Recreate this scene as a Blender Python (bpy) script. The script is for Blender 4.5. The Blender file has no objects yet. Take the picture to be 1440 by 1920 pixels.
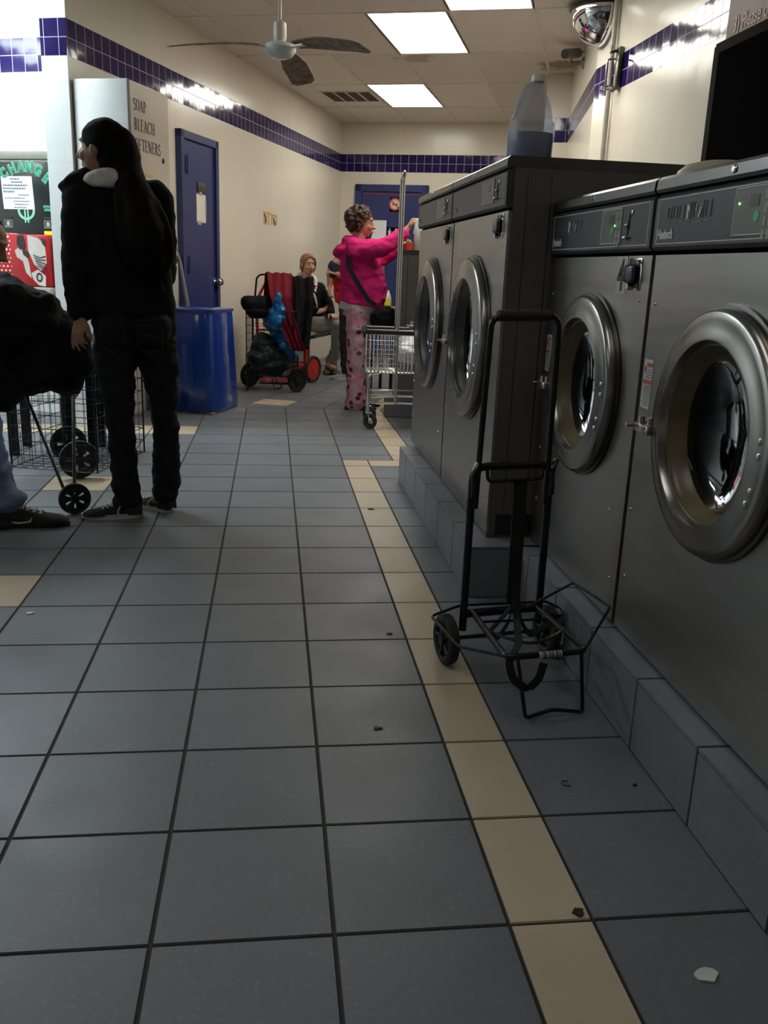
import bpy, bmesh, math, random
from mathutils import Vector, Matrix, noise
from math import sin, cos, pi, radians
random.seed(7)
S = bpy.context.scene
COL = S.collection
V = Vector

# ------------------------------------------------------------------ camera
cam_d = bpy.data.cameras.new('camera'); cam = bpy.data.objects.new('camera', cam_d); COL.objects.link(cam)
F = V((0.12743, 0.95532, -0.26606)).normalized()
R = V((0.99198, -0.12157, 0.03661)); R = (R - F * R.dot(F)).normalized()
U = R.cross(F)
M = Matrix((R, U, -F)).transposed().to_4x4(); M.translation = V((-0.417, -1.249, 1.100))
cam.matrix_world = M
cam_d.sensor_fit = 'VERTICAL'; cam_d.sensor_height = 36; cam_d.lens = 1641.7 / 1920 * 36
cam_d.clip_start = 0.02
S.camera = cam
# ------------------------------------------------------------------ exposure, world
S.view_settings.view_transform = 'Standard'; S.view_settings.look = 'None'
S.view_settings.gamma = 1; S.view_settings.use_curve_mapping = False
S.view_settings.exposure = 0.0
W = bpy.data.worlds.new('world'); S.world = W; W.use_nodes = True
W.node_tree.nodes['Background'].inputs[0].default_value = (0.9, 0.95, 1.0, 1)
W.node_tree.nodes['Background'].inputs[1].default_value = 0.05
LAMP_E = 14.0        # ceiling panels of the hall
LAMP_L = 28.0
FILL_E = 3.0         # unseen fill panels added near the camera to brighten the near faces       # ceiling panels over the left aisle
T = 0.308           # floor tile pitch
CH = 2.87           # ceiling height
D1 = V((sin(radians(20)), cos(radians(20)), 0))      # along the turned walls
D2 = V((cos(radians(20)), -sin(radians(20)), 0))     # across them

# ------------------------------------------------------------------ materials
class NT:
    def __init__(s, name):
        s.m = bpy.data.materials.new(name); s.m.use_nodes = True
        s.t = s.m.node_tree; s.b = s.t.nodes['Principled BSDF']; s.out = s.t.nodes['Material Output']
    def n(s, typ, **k):
        x = s.t.nodes.new(typ)
        for a, v in k.items(): setattr(x, a, v)
        return x
    def l(s, a, b): s.t.links.new(a, b)
    def put(s, sock, v):
        if isinstance(v, (int, float)): sock.default_value = v
        elif isinstance(v, (tuple, list)): sock.default_value = (*v, 1) if len(v) == 3 else v
        else: s.l(v, sock)
    def math(s, op, a, b=0.0, c=0.0):
        x = s.n('ShaderNodeMath', operation=op)
        s.put(x.inputs[0], a); s.put(x.inputs[1], b); s.put(x.inputs[2], c)
        return x.outputs[0]
    def mix(s, f, a, b):
        x = s.n('ShaderNodeMix', data_type='RGBA')
        s.put(x.inputs['Factor'], f); s.put(x.inputs[6], a); s.put(x.inputs[7], b)
        return x.outputs[2]
    def noise(s, scale, detail=3, vec=None, rough=.5):
        x = s.n('ShaderNodeTexNoise'); x.inputs['Scale'].default_value = scale
        x.inputs['Detail'].default_value = detail; x.inputs['Roughness'].default_value = rough
        s.l(vec or s.obj(), x.inputs['Vector'])
        return x.outputs['Fac']
    def obj(s):
        if not hasattr(s, '_o'): s._o = s.n('ShaderNodeTexCoord')
        return s._o.outputs['Object']
    def ramp(s, f, a, b):
        x = s.n('ShaderNodeMapRange'); s.put(x.inputs[0], f); x.inputs[1].default_value = a; x.inputs[2].default_value = b
        return x.outputs[0]
    def bump(s, h, strength=.2, dist=.01):
        x = s.n('ShaderNodeBump'); s.put(x.inputs['Height'], h)
        x.inputs['Strength'].default_value = strength; x.inputs['Distance'].default_value = dist
        s.l(x.outputs[0], s.b.inputs['Normal'])

def mat(name, col, rough=.5, metal=0., var=.12, scale=8., bump=0., bscale=60., spec=.5, coat=0., emit=None, es=0., aniso=0., stretch=None, dist=.004):
    t = NT(name); b = t.b
    vec = t.obj()
    if stretch:
        mp = t.n('ShaderNodeMapping'); mp.inputs['Scale'].default_value = stretch; t.l(vec, mp.inputs[0]); vec = mp.outputs[0]
    f = t.noise(scale, 4, vec)
    d = [c * (1 - var) for c in col]; u = [min(1, c * (1 + var)) for c in col]
    t.put(b.inputs['Base Color'], t.mix(t.ramp(f, .3, .7), tuple(d), tuple(u)))
    t.put(b.inputs['Roughness'], t.math('ADD', t.math('MULTIPLY', f, .12), rough - .06))
    b.inputs['Metallic'].default_value = metal
    b.inputs['Specular IOR Level'].default_value = spec
    b.inputs['Coat Weight'].default_value = coat
    b.inputs['Anisotropic'].default_value = aniso
    if emit: b.inputs['Emission Color'].default_value = (*emit, 1); b.inputs['Emission Strength'].default_value = es
    if bump: t.bump(t.noise(bscale, 4, vec), bump, dist)
    return t.m

def floor_tile_mat(name, c0, c1, dirt):
    t = NT(name); g = t.n('ShaderNodeNewGeometry')
    r = g.outputs['Random Per Island']
    f1 = t.noise(5, 5); f2 = t.noise(90, 3); f3 = t.noise(1.3, 4)
    c = t.mix(r, c0, c1)
    c = t.mix(t.math('MULTIPLY', t.ramp(f1, .45, .75), .35), c, dirt)
    c = t.mix(t.math('MULTIPLY', t.ramp(f2, .55, .7), .12), c, (.45, .45, .45))
    c = t.mix(t.math('MULTIPLY', t.ramp(f3, .5, .7), .3), c, tuple(x * .75 for x in c0))
    t.put(t.b.inputs['Base Color'], c)
    t.put(t.b.inputs['Roughness'], t.math('ADD', t.math('MULTIPLY', f1, .25), .33))
    t.b.inputs['Specular IOR Level'].default_value = .4
    t.bump(t.math('ADD', t.noise(220, 2), t.math('MULTIPLY', f1, 2)), .12, .001)
    return t.m

def wall_mat(name, white=(.74, .69, .58), w=.2, h=.305, voff=.155, band=(2.287, 2.497), bandon=True):
    t = NT(name); uv = t.n('ShaderNodeUVMap'); sp = t.n('ShaderNodeSeparateXYZ'); t.l(uv.outputs[0], sp.inputs[0])
    u, v = sp.outputs[0], sp.outputs[1]
    inb = t.math('MULTIPLY', t.math('GREATER_THAN', v, band[0]), t.math('LESS_THAN', v, band[1])) if bandon else t.math('MULTIPLY', 0., 0.)
    def grid(w_, h_, off, g):
        a = t.math('DIVIDE', u, w_); b = t.math('DIVIDE', t.math('SUBTRACT', v, off), h_)
        fa, fb = t.math('FRACT', a), t.math('FRACT', b)
        da = t.math('MULTIPLY', t.math('MINIMUM', fa, t.math('SUBTRACT', 1., fa)), w_)
        db = t.math('MULTIPLY', t.math('MINIMUM', fb, t.math('SUBTRACT', 1., fb)), h_)
        gr = t.math('LESS_THAN', t.math('MINIMUM', da, db), g)
        cx = t.n('ShaderNodeCombineXYZ'); t.l(t.math('FLOOR', a), cx.inputs[0]); t.l(t.math('FLOOR', b), cx.inputs[1])
        wn = t.n('ShaderNodeTexWhiteNoise', noise_dimensions='3D'); t.l(cx.outputs[0], wn.inputs[0])
        s3 = t.n('ShaderNodeSeparateColor'); t.l(wn.outputs['Color'], s3.inputs[0])
        tilt = t.math('ADD', t.math('MULTIPLY', t.math('SUBTRACT', fa, .5), t.math('SUBTRACT', s3.outputs[0], .5)),
                      t.math('MULTIPLY', t.math('SUBTRACT', fb, .5), t.math('SUBTRACT', s3.outputs[1], .5)))
        return gr, tilt, s3.outputs[2]
    g1, t1, r1 = grid(w, h, voff, .0013); g2, t2, r2 = grid(.1, .105, band[0], .0022)
    def sel(a, b):
        x = t.n('ShaderNodeMix', data_type='FLOAT'); t.put(x.inputs[0], inb); t.put(x.inputs[2], a); t.put(x.inputs[3], b); return x.outputs[0]
    cw = t.mix(r1, tuple(c * .97 for c in white), white)
    cw = t.mix(t.math('MULTIPLY', t.ramp(t.noise(1.1, 3), .5, .75), .12), cw, (.62, .6, .53))
    cw = t.mix(t.math('MULTIPLY', g1, .22), cw, (.5, .46, .38))
    cb = t.mix(r2, (.012, .006, .060), (.018, .010, .085))
    cb = t.mix(g2, cb, (.42, .40, .48))
    t.put(t.b.inputs['Base Color'], t.mix(inb, cw, cb))
    rg = t.math('ADD', t.math('MULTIPLY', sel(g1, g2), .5), sel(.22, .09))
    t.put(t.b.inputs['Roughness'], rg); t.b.inputs['Specular IOR Level'].default_value = .42
    hgt = t.math('ADD', t.math('MULTIPLY', sel(t1, t2), .0022), t.math('MULTIPLY', t.noise(5, 2), .0022))
    t.bump(hgt, 1.0, 1.0)
    return t.m

def glass_mat(name, tint=(.1, .11, .1), k=.5):
    t = NT(name); t.t.nodes.remove(t.b)
    tr = t.n('ShaderNodeBsdfTransparent'); tr.inputs[0].default_value = (*tint, 1)
    gl = t.n('ShaderNodeBsdfGlossy'); gl.inputs['Roughness'].default_value = .05
    lw = t.n('ShaderNodeLayerWeight'); lw.inputs[0].default_value = k
    mx = t.n('ShaderNodeMixShader'); t.l(lw.outputs['Fresnel'], mx.inputs[0]); t.l(tr.outputs[0], mx.inputs[1]); t.l(gl.outputs[0], mx.inputs[2])
    t.l(mx.outputs[0], t.out.inputs[0])
    return t.m

def lamp_mat(name, col, s):
    return mat(name, (.9, .9, .9), .5, emit=col, es=s, var=0)

m_floor = floor_tile_mat('blue_grey_tile', (.135, .146, .165), (.165, .177, .198), (.135, .13, .125))
m_cream = floor_tile_mat('cream_tile', (.50, .40, .28), (.56, .46, .33), (.40, .31, .22))
m_grout = mat('dark_grout', (.035, .030, .026), .9)
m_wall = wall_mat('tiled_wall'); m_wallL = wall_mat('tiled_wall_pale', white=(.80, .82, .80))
m_ceil = None
m_steel = mat('brushed_steel', (.36, .345, .325), .34, 1, var=.08, scale=3, bump=.015, bscale=40, stretch=(3, 1, 14), dist=.001)
m_ring = mat('door_ring_steel', (.30, .285, .265), .26, 1, var=.08, scale=5)
m_steeld = mat('dark_steel', (.13, .125, .12), .33, 1, var=.2, scale=4, bump=.04, bscale=30)
m_chrome = mat('polished_steel', (.55, .53, .50), .2, 1, var=.06, scale=20)
m_bright = mat('chrome', (.75, .75, .75), .12, 1, var=.03)
m_side = mat('grey_enamel_side', (.15, .135, .125), .36, .5, var=.1, scale=2)
m_panel = mat('graphite_panel', (.042, .046, .047), .40, var=.06, spec=.4)
m_keypad = mat('taupe_keypad', (.11, .105, .09), .4, var=.05)
m_linew = mat('pale_print', (.55, .56, .54), .5)
m_lineg = mat('faint_print', (.15, .155, .15), .5)
m_black = mat('black_plastic', (.012, .012, .012), .35, var=.2)
m_blackp = mat('black_painted_metal', (.010, .010, .011), .28, .3, var=.2)
m_rubber = mat('black_rubber', (.016, .015, .015), .7, var=.25, scale=20)
m_gasket = mat('yellowed_gasket', (.12, .095, .045), .35, var=.3, scale=12)
m_drum = mat('drum_steel', (.10, .10, .10), .35, .9, var=.2)
m_glass = glass_mat('door_glass', (.34, .34, .33), .18)
m_white = mat('white_plastic', (.72, .71, .68), .4, var=.04)
m_cabinet = mat('pale_cabinet_enamel', (.62, .64, .62), .35, var=.03)
m_paper = mat('paper', (.70, .67, .60), .8, var=.06, bump=.2, bscale=12)
m_paperw = mat('white_paper', (.75, .78, .82), .8, var=.06, bump=.3, bscale=14, dist=.01)
m_ink = mat('black_ink', (.02, .02, .022), .6)
m_blue = mat('blue_door_paint', (.022, .034, .135), .35, var=.08, scale=3, bump=.05, bscale=20)
m_bin = mat('glossy_blue_enamel', (.004, .036, .24), .16, var=.12, scale=3, coat=.4)
m_red = mat('red_paint', (.45, .012, .012), .3, var=.1)
m_orange = mat('orange_label', (.55, .10, .03), .5)
m_green = mat('green_letters', (.02, .30, .16), .5, var=.05)
m_greenl = mat('light_green_edge', (.25, .62, .42), .5, var=.05)
m_greenbtn = mat('green_button', (.01, .16, .05), .4, var=.05, emit=(.05, .6, .2), es=.12)
m_led = mat('green_led', (.1, .8, .1), .4, emit=(.2, 1, .15), es=3.0)
m_beige = mat('beige_plastic', (.42, .37, .29), .5)
m_brown = mat('brown_plate', (.06, .045, .03), .5)
m_tv = mat('screen_black', (.006, .006, .007), .8, var=.1, spec=.0)
m_tvb = mat('tv_bezel', (.026, .021, .019), .85, spec=.03)
m_signb = mat('brown_sign', (.17, .125, .105), .5)
m_signt = mat('pink_lettering', (.72, .48, .42), .6)
m_mirror = mat('mirror', (.9, .9, .9), .02, 1, var=.0)
m_yellow = mat('yellow', (.75, .72, .02), .5)
m_tape = mat('yellowed_tape', (.55, .33, .08), .6, var=.3, scale=30)
m_skin = mat('skin', (.42, .22, .145), .5, var=.08, scale=14)
m_skin2 = mat('skin_tan', (.32, .155, .095), .5, var=.08, scale=14)
m_skin3 = mat('skin_light', (.52, .30, .20), .5, var=.06, scale=14)
m_hair = mat('black_hair', (.0065, .0042, .0035), .75, var=.5, scale=60, bump=.6, bscale=60, stretch=(6, 6, .4), dist=.006, spec=.1)
m_hairb = mat('brown_curly_hair', (.055, .028, .014), .5, var=.6, scale=45, bump=1., bscale=60, dist=.02)
m_hairo = mat('auburn_hair', (.26, .11, .035), .45, var=.4, scale=50, bump=.4, bscale=90, stretch=(5, 5, .7))
m_fleece = mat('black_fleece', (.0085, .0085, .0095), .95, var=.3, scale=20, bump=.6, bscale=9, dist=.02, spec=.15)
m_coat = mat('black_quilted_coat', (.010, .010, .011), .8, var=.3, scale=12, bump=.9, bscale=7, dist=.03, spec=.12)
m_jeans = mat('black_denim', (.0105, .011, .013), .85, var=.3, scale=30, bump=.5, bscale=10, dist=.015, spec=.2)
m_denim = mat('light_blue_denim', (.16, .22, .34), .85, var=.25, scale=10, bump=.6, bscale=12, dist=.015, spec=.2)
m_lining = mat('cream_fleece_lining', (.66, .64, .58), .95, var=.12, scale=40, bump=.8, bscale=60)
m_pink = mat('hot_pink_fleece', (.62, .02, .17), .9, var=.1, scale=10, bump=.5, bscale=9, dist=.02, spec=.2)
m_redshirt = mat('red_shirt', (.55, .02, .015), .85, var=.1, bump=.4, bscale=10, dist=.015, spec=.2)
m_navy = mat('navy_cloth', (.012, .016, .035), .9, var=.2, bump=.4, bscale=20)
m_darkp = mat('dark_trousers', (.010, .008, .008), .9, var=.2, bump=.4, bscale=10)
m_grey = mat('pale_grey_leggings', (.34, .35, .36), .9, var=.1, bump=.4, bscale=14, spec=.2)
m_maroon = mat('maroon_cloth', (.14, .006, .016), .9, var=.15, bump=.5, bscale=14, dist=.01, spec=.2)
m_bluebag = mat('blue_plastic_bag', (.01, .16, .42), .28, var=.2, scale=9, bump=1., bscale=10, dist=.03)
m_greenbag = mat('dark_green_bag', (.015, .030, .020), .5, var=.3, scale=9, bump=.8, bscale=9, dist=.02)
m_whitebag = mat('white_plastic_bag', (.72, .72, .72), .4, var=.08, scale=9, bump=1., bscale=9, dist=.03)
m_canvas = mat('white_rubber_sole', (.50, .49, .45), .7, var=.15)
m_shoe = mat('black_canvas_shoe', (.012, .012, .013), .85, var=.2)
m_greysh = mat('grey_canvas_shoe', (.22, .20, .19), .85)
m_boot = mat('brown_green_boot', (.07, .06, .03), .8, var=.4, scale=20)
m_lace = mat('shoe_lace', (.45, .44, .38), .8)
m_tanbench = mat('tan_bench_top', (.45, .36, .24), .4)
m_liquid = mat('blue_liquid', (.015, .04, .24), .15, var=.1)
m_jug = None
m_grime = mat('brown_stain', (.22, .13, .05), .8, var=.4, scale=30)
m_scrap = mat('pale_scrap', (.65, .66, .62), .9)
m_gum = mat('black_gum', (.012, .010, .008), .6)

def ceil_mat():
    t = NT('ceiling_panel'); g = t.n('ShaderNodeNewGeometry'); r = g.outputs['Random Per Island']
    c = t.mix(r, (.76, .69, .60), (.84, .77, .67))
    c = t.mix(t.math('MULTIPLY', t.ramp(t.noise(350, 2), .55, .75), .2), c, (.33, .29, .24))
    sep = t.n('ShaderNodeVectorMath', operation='DISTANCE'); t.l(t.obj(), sep.inputs[0]); sep.inputs[1].default_value = (2.05, 6.85, 2.87)
    d = t.math('ADD', sep.outputs['Value'], t.math('MULTIPLY', t.noise(7, 4), .5))
    k = t.math('SUBTRACT', 1., t.ramp(d, .34, .48)); c = t.mix(t.math('MULTIPLY', k, .8), c, (.30, .16, .05))
    s2 = t.n('ShaderNodeVectorMath', operation='DISTANCE'); t.l(t.obj(), s2.inputs[0]); s2.inputs[1].default_value = (.82, 7.0, 2.87)
    d = t.math('ADD', s2.outputs['Value'], t.math('MULTIPLY', t.noise(9, 4), .4))
    k = t.math('SUBTRACT', 1., t.ramp(d, .30, .36)); c = t.mix(t.math('MULTIPLY', k, .6), c, (.42, .27, .12))
    t.put(t.b.inputs['Base Color'], c); t.b.inputs['Roughness'].default_value = .95
    t.bump(t.noise(300, 3), .5, .003)
    return t.m
m_ceil = ceil_mat()
m_tbar = mat('ceiling_grid_metal', (.72, .67, .58), .5)
m_lampw = lamp_mat('lamp_lens', (1.0, .955, .86), LAMP_E)
m_lampl = lamp_mat('lamp_lens_daylight', (.83, .95, 1.0), LAMP_L)
m_fill = lamp_mat('fill_lens_dim', (1.0, .96, .9), FILL_E)

def jug_mat():
    t = NT('translucent_jug')
    b = t.b; b.inputs['Base Color'].default_value = (.72, .74, .80, 1); b.inputs['Roughness'].default_value = .35
    tr = t.n('ShaderNodeBsdfTransparent'); tr.inputs[0].default_value = (.85, .87, .92, 1)
    mx = t.n('ShaderNodeMixShader'); mx.inputs[0].default_value = .28
    t.l(tr.outputs[0], mx.inputs[1]); t.l(b.outputs[0], mx.inputs[2]); t.l(mx.outputs[0], t.out.inputs[0])
    return t.m
m_jug = jug_mat()

def pajama_mat():
    t = NT('pink_pajama_print')
    vo = t.n('ShaderNodeTexVoronoi'); vo.inputs['Scale'].default_value = 17; t.l(t.obj(), vo.inputs['Vector'])
    ds = t.math('ADD', vo.outputs['Distance'], t.math('MULTIPLY', t.noise(60, 2), .35))
    blot = t.math('SUBTRACT', 1., t.ramp(ds, .50, .56))
    sc = t.n('ShaderNodeSeparateColor'); t.l(vo.outputs['Color'], sc.inputs[0])
    c = t.mix(t.ramp(t.noise(16, 3), .45, .6), (.60, .42, .46), (.64, .25, .33))
    c = t.mix(t.math('MULTIPLY', blot, t.math('GREATER_THAN', sc.outputs[0], .35)), c, (.10, .03, .06))
    t.put(t.b.inputs['Base Color'], c); t.b.inputs['Roughness'].default_value = .9
    t.bump(t.noise(9, 3), .4, .015)
    return t.m
m_pajama = pajama_mat()

def dots_mat():
    t = NT('red_bag_with_white_dots')
    sp = t.n('ShaderNodeSeparateXYZ'); t.l(t.obj(), sp.inputs[0])
    a = t.math('DIVIDE', sp.outputs[0], .034); b = t.math('DIVIDE', sp.outputs[2], .028)
    row = t.math('FLOOR', b); a = t.math('ADD', a, t.math('MULTIPLY', t.math('MODULO', row, 2.), .5))
    fa = t.math('SUBTRACT', t.math('FRACT', a), .5); fb = t.math('SUBTRACT', t.math('FRACT', b), .5)
    d = t.math('SQRT', t.math('ADD', t.math('MULTIPLY', fa, fa), t.math('MULTIPLY', fb, fb)))
    t.put(t.b.inputs['Base Color'], t.mix(t.math('LESS_THAN', d, .27), (.50, .015, .015), (.75, .68, .62)))
    t.b.inputs['Roughness'].default_value = .4
    return t.m
m_dots = dots_mat()

# ------------------------------------------------------------------ mesh helpers
def B(): return bmesh.new()
def box(bm, x0, x1, y0, y1, z0, z1, bev=0., seg=2):
    vs = [bm.verts.new((x, y, z)) for x in (x0, x1) for y in (y0, y1) for z in (z0, z1)]
    fs = [bm.faces.new([vs[i] for i in q]) for q in ((0, 1, 3, 2), (4, 6, 7, 5), (0, 4, 5, 1), (2, 3, 7, 6), (0, 2, 6, 4), (1, 5, 7, 3))]
    if bev:
        es = list({e for f in fs for e in f.edges})
        bmesh.ops.bevel(bm, geom=es, offset=bev, segments=seg, profile=.5, affect='EDGES')
    return bm
def xbox(bm, c, a, b, h, z0, z1, bev=0.):
    """box from corner c spanned by horizontal vectors a and b"""
    bb = B(); box(bb, 0, 1, 0, 1, 0, 1)
    P = [V(c) + V(a) * v.co.x + V(b) * v.co.y + V((0, 0, z0 + (z1 - z0) * v.co.z)) for v in bb.verts]
    for v, p in zip(bb.verts, P): v.co = p
    bmesh.ops.recalc_face_normals(bb, faces=bb.faces)
    if bev: bmesh.ops.bevel(bb, geom=bb.edges[:], offset=bev, segments=2, affect='EDGES')
    merge(bm, bb); return bm
def merge(bm, other, mtx=None):
    mp = {}
    for v in other.verts: mp[v] = bm.verts.new(mtx @ v.co if mtx else v.co)
    for f in other.faces:
        try: bm.faces.new([mp[v] for v in f.verts])
        except ValueError: pass
    other.free()
def frame(d):
    d = V(d).normalized(); a = V((0, 0, 1)) if abs(d.z) < .9 else V((1, 0, 0))
    s = d.cross(a).normalized(); return s, s.cross(d).normalized()
def rings(bm, RG, closed=False, cap=True):
    n = len(RG[0]); rv = [[bm.verts.new(p) for p in r] for r in RG]
    m = len(rv)
    for i in range(m if closed else m - 1):
        a, b = rv[i], rv[(i + 1) % m]
        for j in range(n): bm.faces.new((a[j], a[(j + 1) % n], b[(j + 1) % n], b[j]))
    if cap and not closed:
        bm.faces.new(rv[0][::-1]); bm.faces.new(rv[-1])
    return bm
def tube(bm, pts, r, n=8, closed=False, fillet=0., flat=None):
    pts = [V(p) for p in pts]
    if fillet: pts = round_path(pts, fillet, closed)
    m = len(pts); RG = []; s = None
    rr = r if isinstance(r, (list, tuple)) else [r] * m
    for i, p in enumerate(pts):
        a = pts[(i - 1) % m] if (closed or i) else p; b = pts[(i + 1) % m] if (closed or i < m - 1) else p
        d = ((p - a).normalized() + (b - p).normalized())
        if d.length < 1e-6: d = b - a
        d.normalize()
        if s is None: s, u = frame(d)
        else: s = (s - d * s.dot(d)).normalized(); u = s.cross(d).normalized()
        k = 1.
        if 0 < i < m - 1 or closed:
            c = (p - a).normalized().dot(d); k = 1 / max(c, .6)
        fx, fy = flat or (1, 1)
        RG.append([p + s * (cos(2 * pi * j / n) * rr[i] * k * fx) + u * (sin(2 * pi * j / n) * rr[i] * fy) for j in range(n)])
    return rings(bm, RG, closed)
def round_path(pts, f, closed=False, n=5):
    out = []; m = len(pts)
    for i, p in enumerate(pts):
        if not closed and i in (0, m - 1): out.append(p); continue
        a, b = pts[i - 1], pts[(i + 1) % m]
        da, db = (a - p), (b - p); k = min(f, da.length * .45, db.length * .45)
        q0, q1 = p + da.normalized() * k, p + db.normalized() * k
        for j in range(n + 1):
            t = j / n; out.append(q0 * (1 - t) ** 2 + p * 2 * t * (1 - t) + q1 * t * t)
    return out
def cyl(bm, a, b, r, n=16, r2=None):
    a, b = V(a), V(b); s, u = frame(b - a); r2 = r if r2 is None else r2
    return rings(bm, [[p + s * cos(2 * pi * j / n) * q + u * sin(2 * pi * j / n) * q for j in range(n)] for p, q in ((a, r), (b, r2))])
def lathe(bm, prof, c=(0, 0, 0), axis='Z', n=32, close_prof=False, a0=0., a1=2 * pi):
    """prof: (radius, along-axis)"""
    c = V(c)
    full = abs(a1 - a0 - 2 * pi) < 1e-6; k = n if full else n + 1
    def P(r, h, a):
        x, y = r * cos(a), r * sin(a)
        return c + {'Z': V((x, y, h)), 'X': V((h, x, y)), 'Y': V((x, h, y))}[axis]
    vs = [[bm.verts.new(P(r, h, a0 + (a1 - a0) * j / n)) for j in range(k)] for r, h in prof]
    m = len(vs)
    for i in range(m if close_prof else m - 1):
        a, b = vs[i], vs[(i + 1) % m]
        for j in range(n if full else n): bm.faces.new((a[j], a[(j + 1) % k], b[(j + 1) % k], b[j]))
    return bm
def ell(bm, c, rx, ry, rz, rot=None, seg=20):
    m = Matrix.Translation(V(c)) @ (rot.to_4x4() if rot else Matrix()) @ Matrix.Diagonal((rx, ry, rz, 1))
    bmesh.ops.create_uvsphere(bm, u_segments=seg, v_segments=max(6, seg // 2 + 2), radius=1, matrix=m)
    return bm
def poly(bm, pts, thick, nrm):
    """flat outline extruded along nrm by thick"""
    n = V(nrm).normalized() * thick
    a = [bm.verts.new(V(p)) for p in pts]; b = [bm.verts.new(V(p) + n) for p in pts]
    bm.faces.new(a[::-1]); bm.faces.new(b); k = len(a)
    for i in range(k): bm.faces.new((a[i], a[(i + 1) % k], b[(i + 1) % k], b[i]))
    return bm
def obj(name, bm, m, parent=None, smooth=40, loc=None):
    if isinstance(bm, bmesh.types.BMesh):
        bmesh.ops.recalc_face_normals(bm, faces=bm.faces)
        me = bpy.data.meshes.new(name); bm.to_mesh(me); bm.free()
    else: me = bm
    for x in (m if isinstance(m, (list, tuple)) else [m]): me.materials.append(x)
    if smooth:
        me.polygons.foreach_set('use_smooth', [True] * len(me.polygons))
        try: me.set_sharp_from_angle(angle=radians(smooth))
        except Exception: pass
    o = bpy.data.objects.new(name, me); COL.objects.link(o)
    if parent: o.parent = parent
    if loc: o.location = loc
    return o
def thing(name, label, cat, loc=(0, 0, 0), rz=0., group=None):
    o = bpy.data.objects.new(name, None); COL.objects.link(o); o.empty_display_size = .1
    o.location = loc; o.rotation_euler = (0, 0, rz); o['label'] = label; o['category'] = cat
    if group: o['group'] = group
    return o
def tag(o, label, cat, group=None, kind=None):
    o['label'] = label; o['category'] = cat
    if group: o['group'] = group
    if kind: o['kind'] = kind
    return o
def struct(name, bm, m, **k):
    o = obj(name, bm, m, **k); o['kind'] = 'structure'
    return o
def text(s, size, name, m, parent, mtx, bold=0., sx=1., depth=.0006, align='LEFT', shear=0.):
    c = bpy.data.curves.new('t', 'FONT'); c.body = s; c.size = size; c.offset = bold; c.extrude = depth; c.align_x = align; c.shear = shear
    c.resolution_u = 3
    o = bpy.data.objects.new('t', c); COL.objects.link(o)
    me = bpy.data.meshes.new_from_object(o); bpy.data.objects.remove(o)
    me.transform(mtx @ Matrix.Diagonal((sx, 1, 1, 1)))
    return obj(name, me, m, parent, smooth=0)
def face_mtx(origin, right, up):
    r = V(right).normalized(); u = V(up).normalized(); n = r.cross(u)
    M_ = Matrix((r, u, n)).transposed().to_4x4(); M_.translation = V(origin); return M_
def facing(rz): return Matrix.Rotation(rz, 4, 'Z')

# ------------------------------------------------------------------ floor
def clip(pl, p, n):
    out = []
    for i in range(len(pl)):
        a, b = V(pl[i]), V(pl[(i + 1) % len(pl)]); da, db = (a - p).dot(n), (b - p).dot(n)
        if da >= 0: out.append(a)
        if (da >= 0) != (db >= 0): out.append(a + (b - a) * (da / (da - db)))
    return out
MP = V((0., 5.82, 0)); MN = V((sin(radians(10)) * 0, 1, 0))   # mitre line where the grid turns
floor_bm = B(); g = .0035
def ftile(pl, mi):
    if len(pl) < 3: return
    c = sum(pl, V()) / len(pl)
    if max((p - c).length for p in pl) < .03: return
    lo = [floor_bm.verts.new((p.x, p.y, -.004)) for p in pl]
    hi = [floor_bm.verts.new(c + (p - c) * (1 - .0015 / max(.03, (p - c).length))) for p in pl]
    f = floor_bm.faces.new(hi); f.material_index = mi
    for i in range(len(pl)):
        q = floor_bm.faces.new((lo[i], lo[(i + 1) % len(pl)], hi[(i + 1) % len(pl)], hi[i])); q.material_index = mi
def rect(u0, u1, v0, v1): return [V((u0 * T + g, v0 * T + g, 0)), V((u1 * T - g, v0 * T + g, 0)), V((u1 * T - g, v1 * T - g, 0)), V((u0 * T + g, v1 * T - g, 0))]
near = []
for r in range(-10, 20):
    far_side = r >= 12
    cols = [(-14 + k, -13 + k) for k in range(14)]
    if r < 12: cols += [(0, .4958), (.4958, 1.47), (1.47, 2.47)]
    else: cols += [(0, 1.0), (1.0, 1.5), (1.5, 2.5), (2.5, 3.5)]
    v0, v1 = (r, r + 1)
    if r == 12:
        near += [(rect(u0, u1, 12, 12.53), 1 if u0 >= 0 else 0) for u0, u1 in ((0, .4958), (.4958, 1.5), (1.5, 2.5))]
        near += [(rect(-1 - k, -k, 12, 13), 0) for k in range(14)]
        near += [(rect(u0, u1, 12.53, 13), 1 if u0 == 1. else 0) for u0, u1 in ((0, 1.), (1., 1.5), (1.5, 2.5), (2.5, 3.5))]
        continue
    for u0, u1 in cols:
        mi = 0
        if u0 == 0 and u1 < .6 and r < 12: mi = 1
        if u0 == 1. and r > 12: mi = 1
        if (u0, r) in ((-5, 5), (-9, 5), (-5, 10),): mi = 1
        near.append((rect(u0, u1, v0, v1), mi))
    if r == 15: near = [(p, 1) if (-8.6 * T < p[0].x < -3.05 * T and abs(p[0].y - 15 * T - g) < .01 and not (-3.6 * T < p[0].x)) else (p, q) for p, q in near]
for pl, mi in near:
    pl = clip(pl, MP + V((0, -g, 0)), V((0, -1, 0))); ftile(pl, mi)
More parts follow.
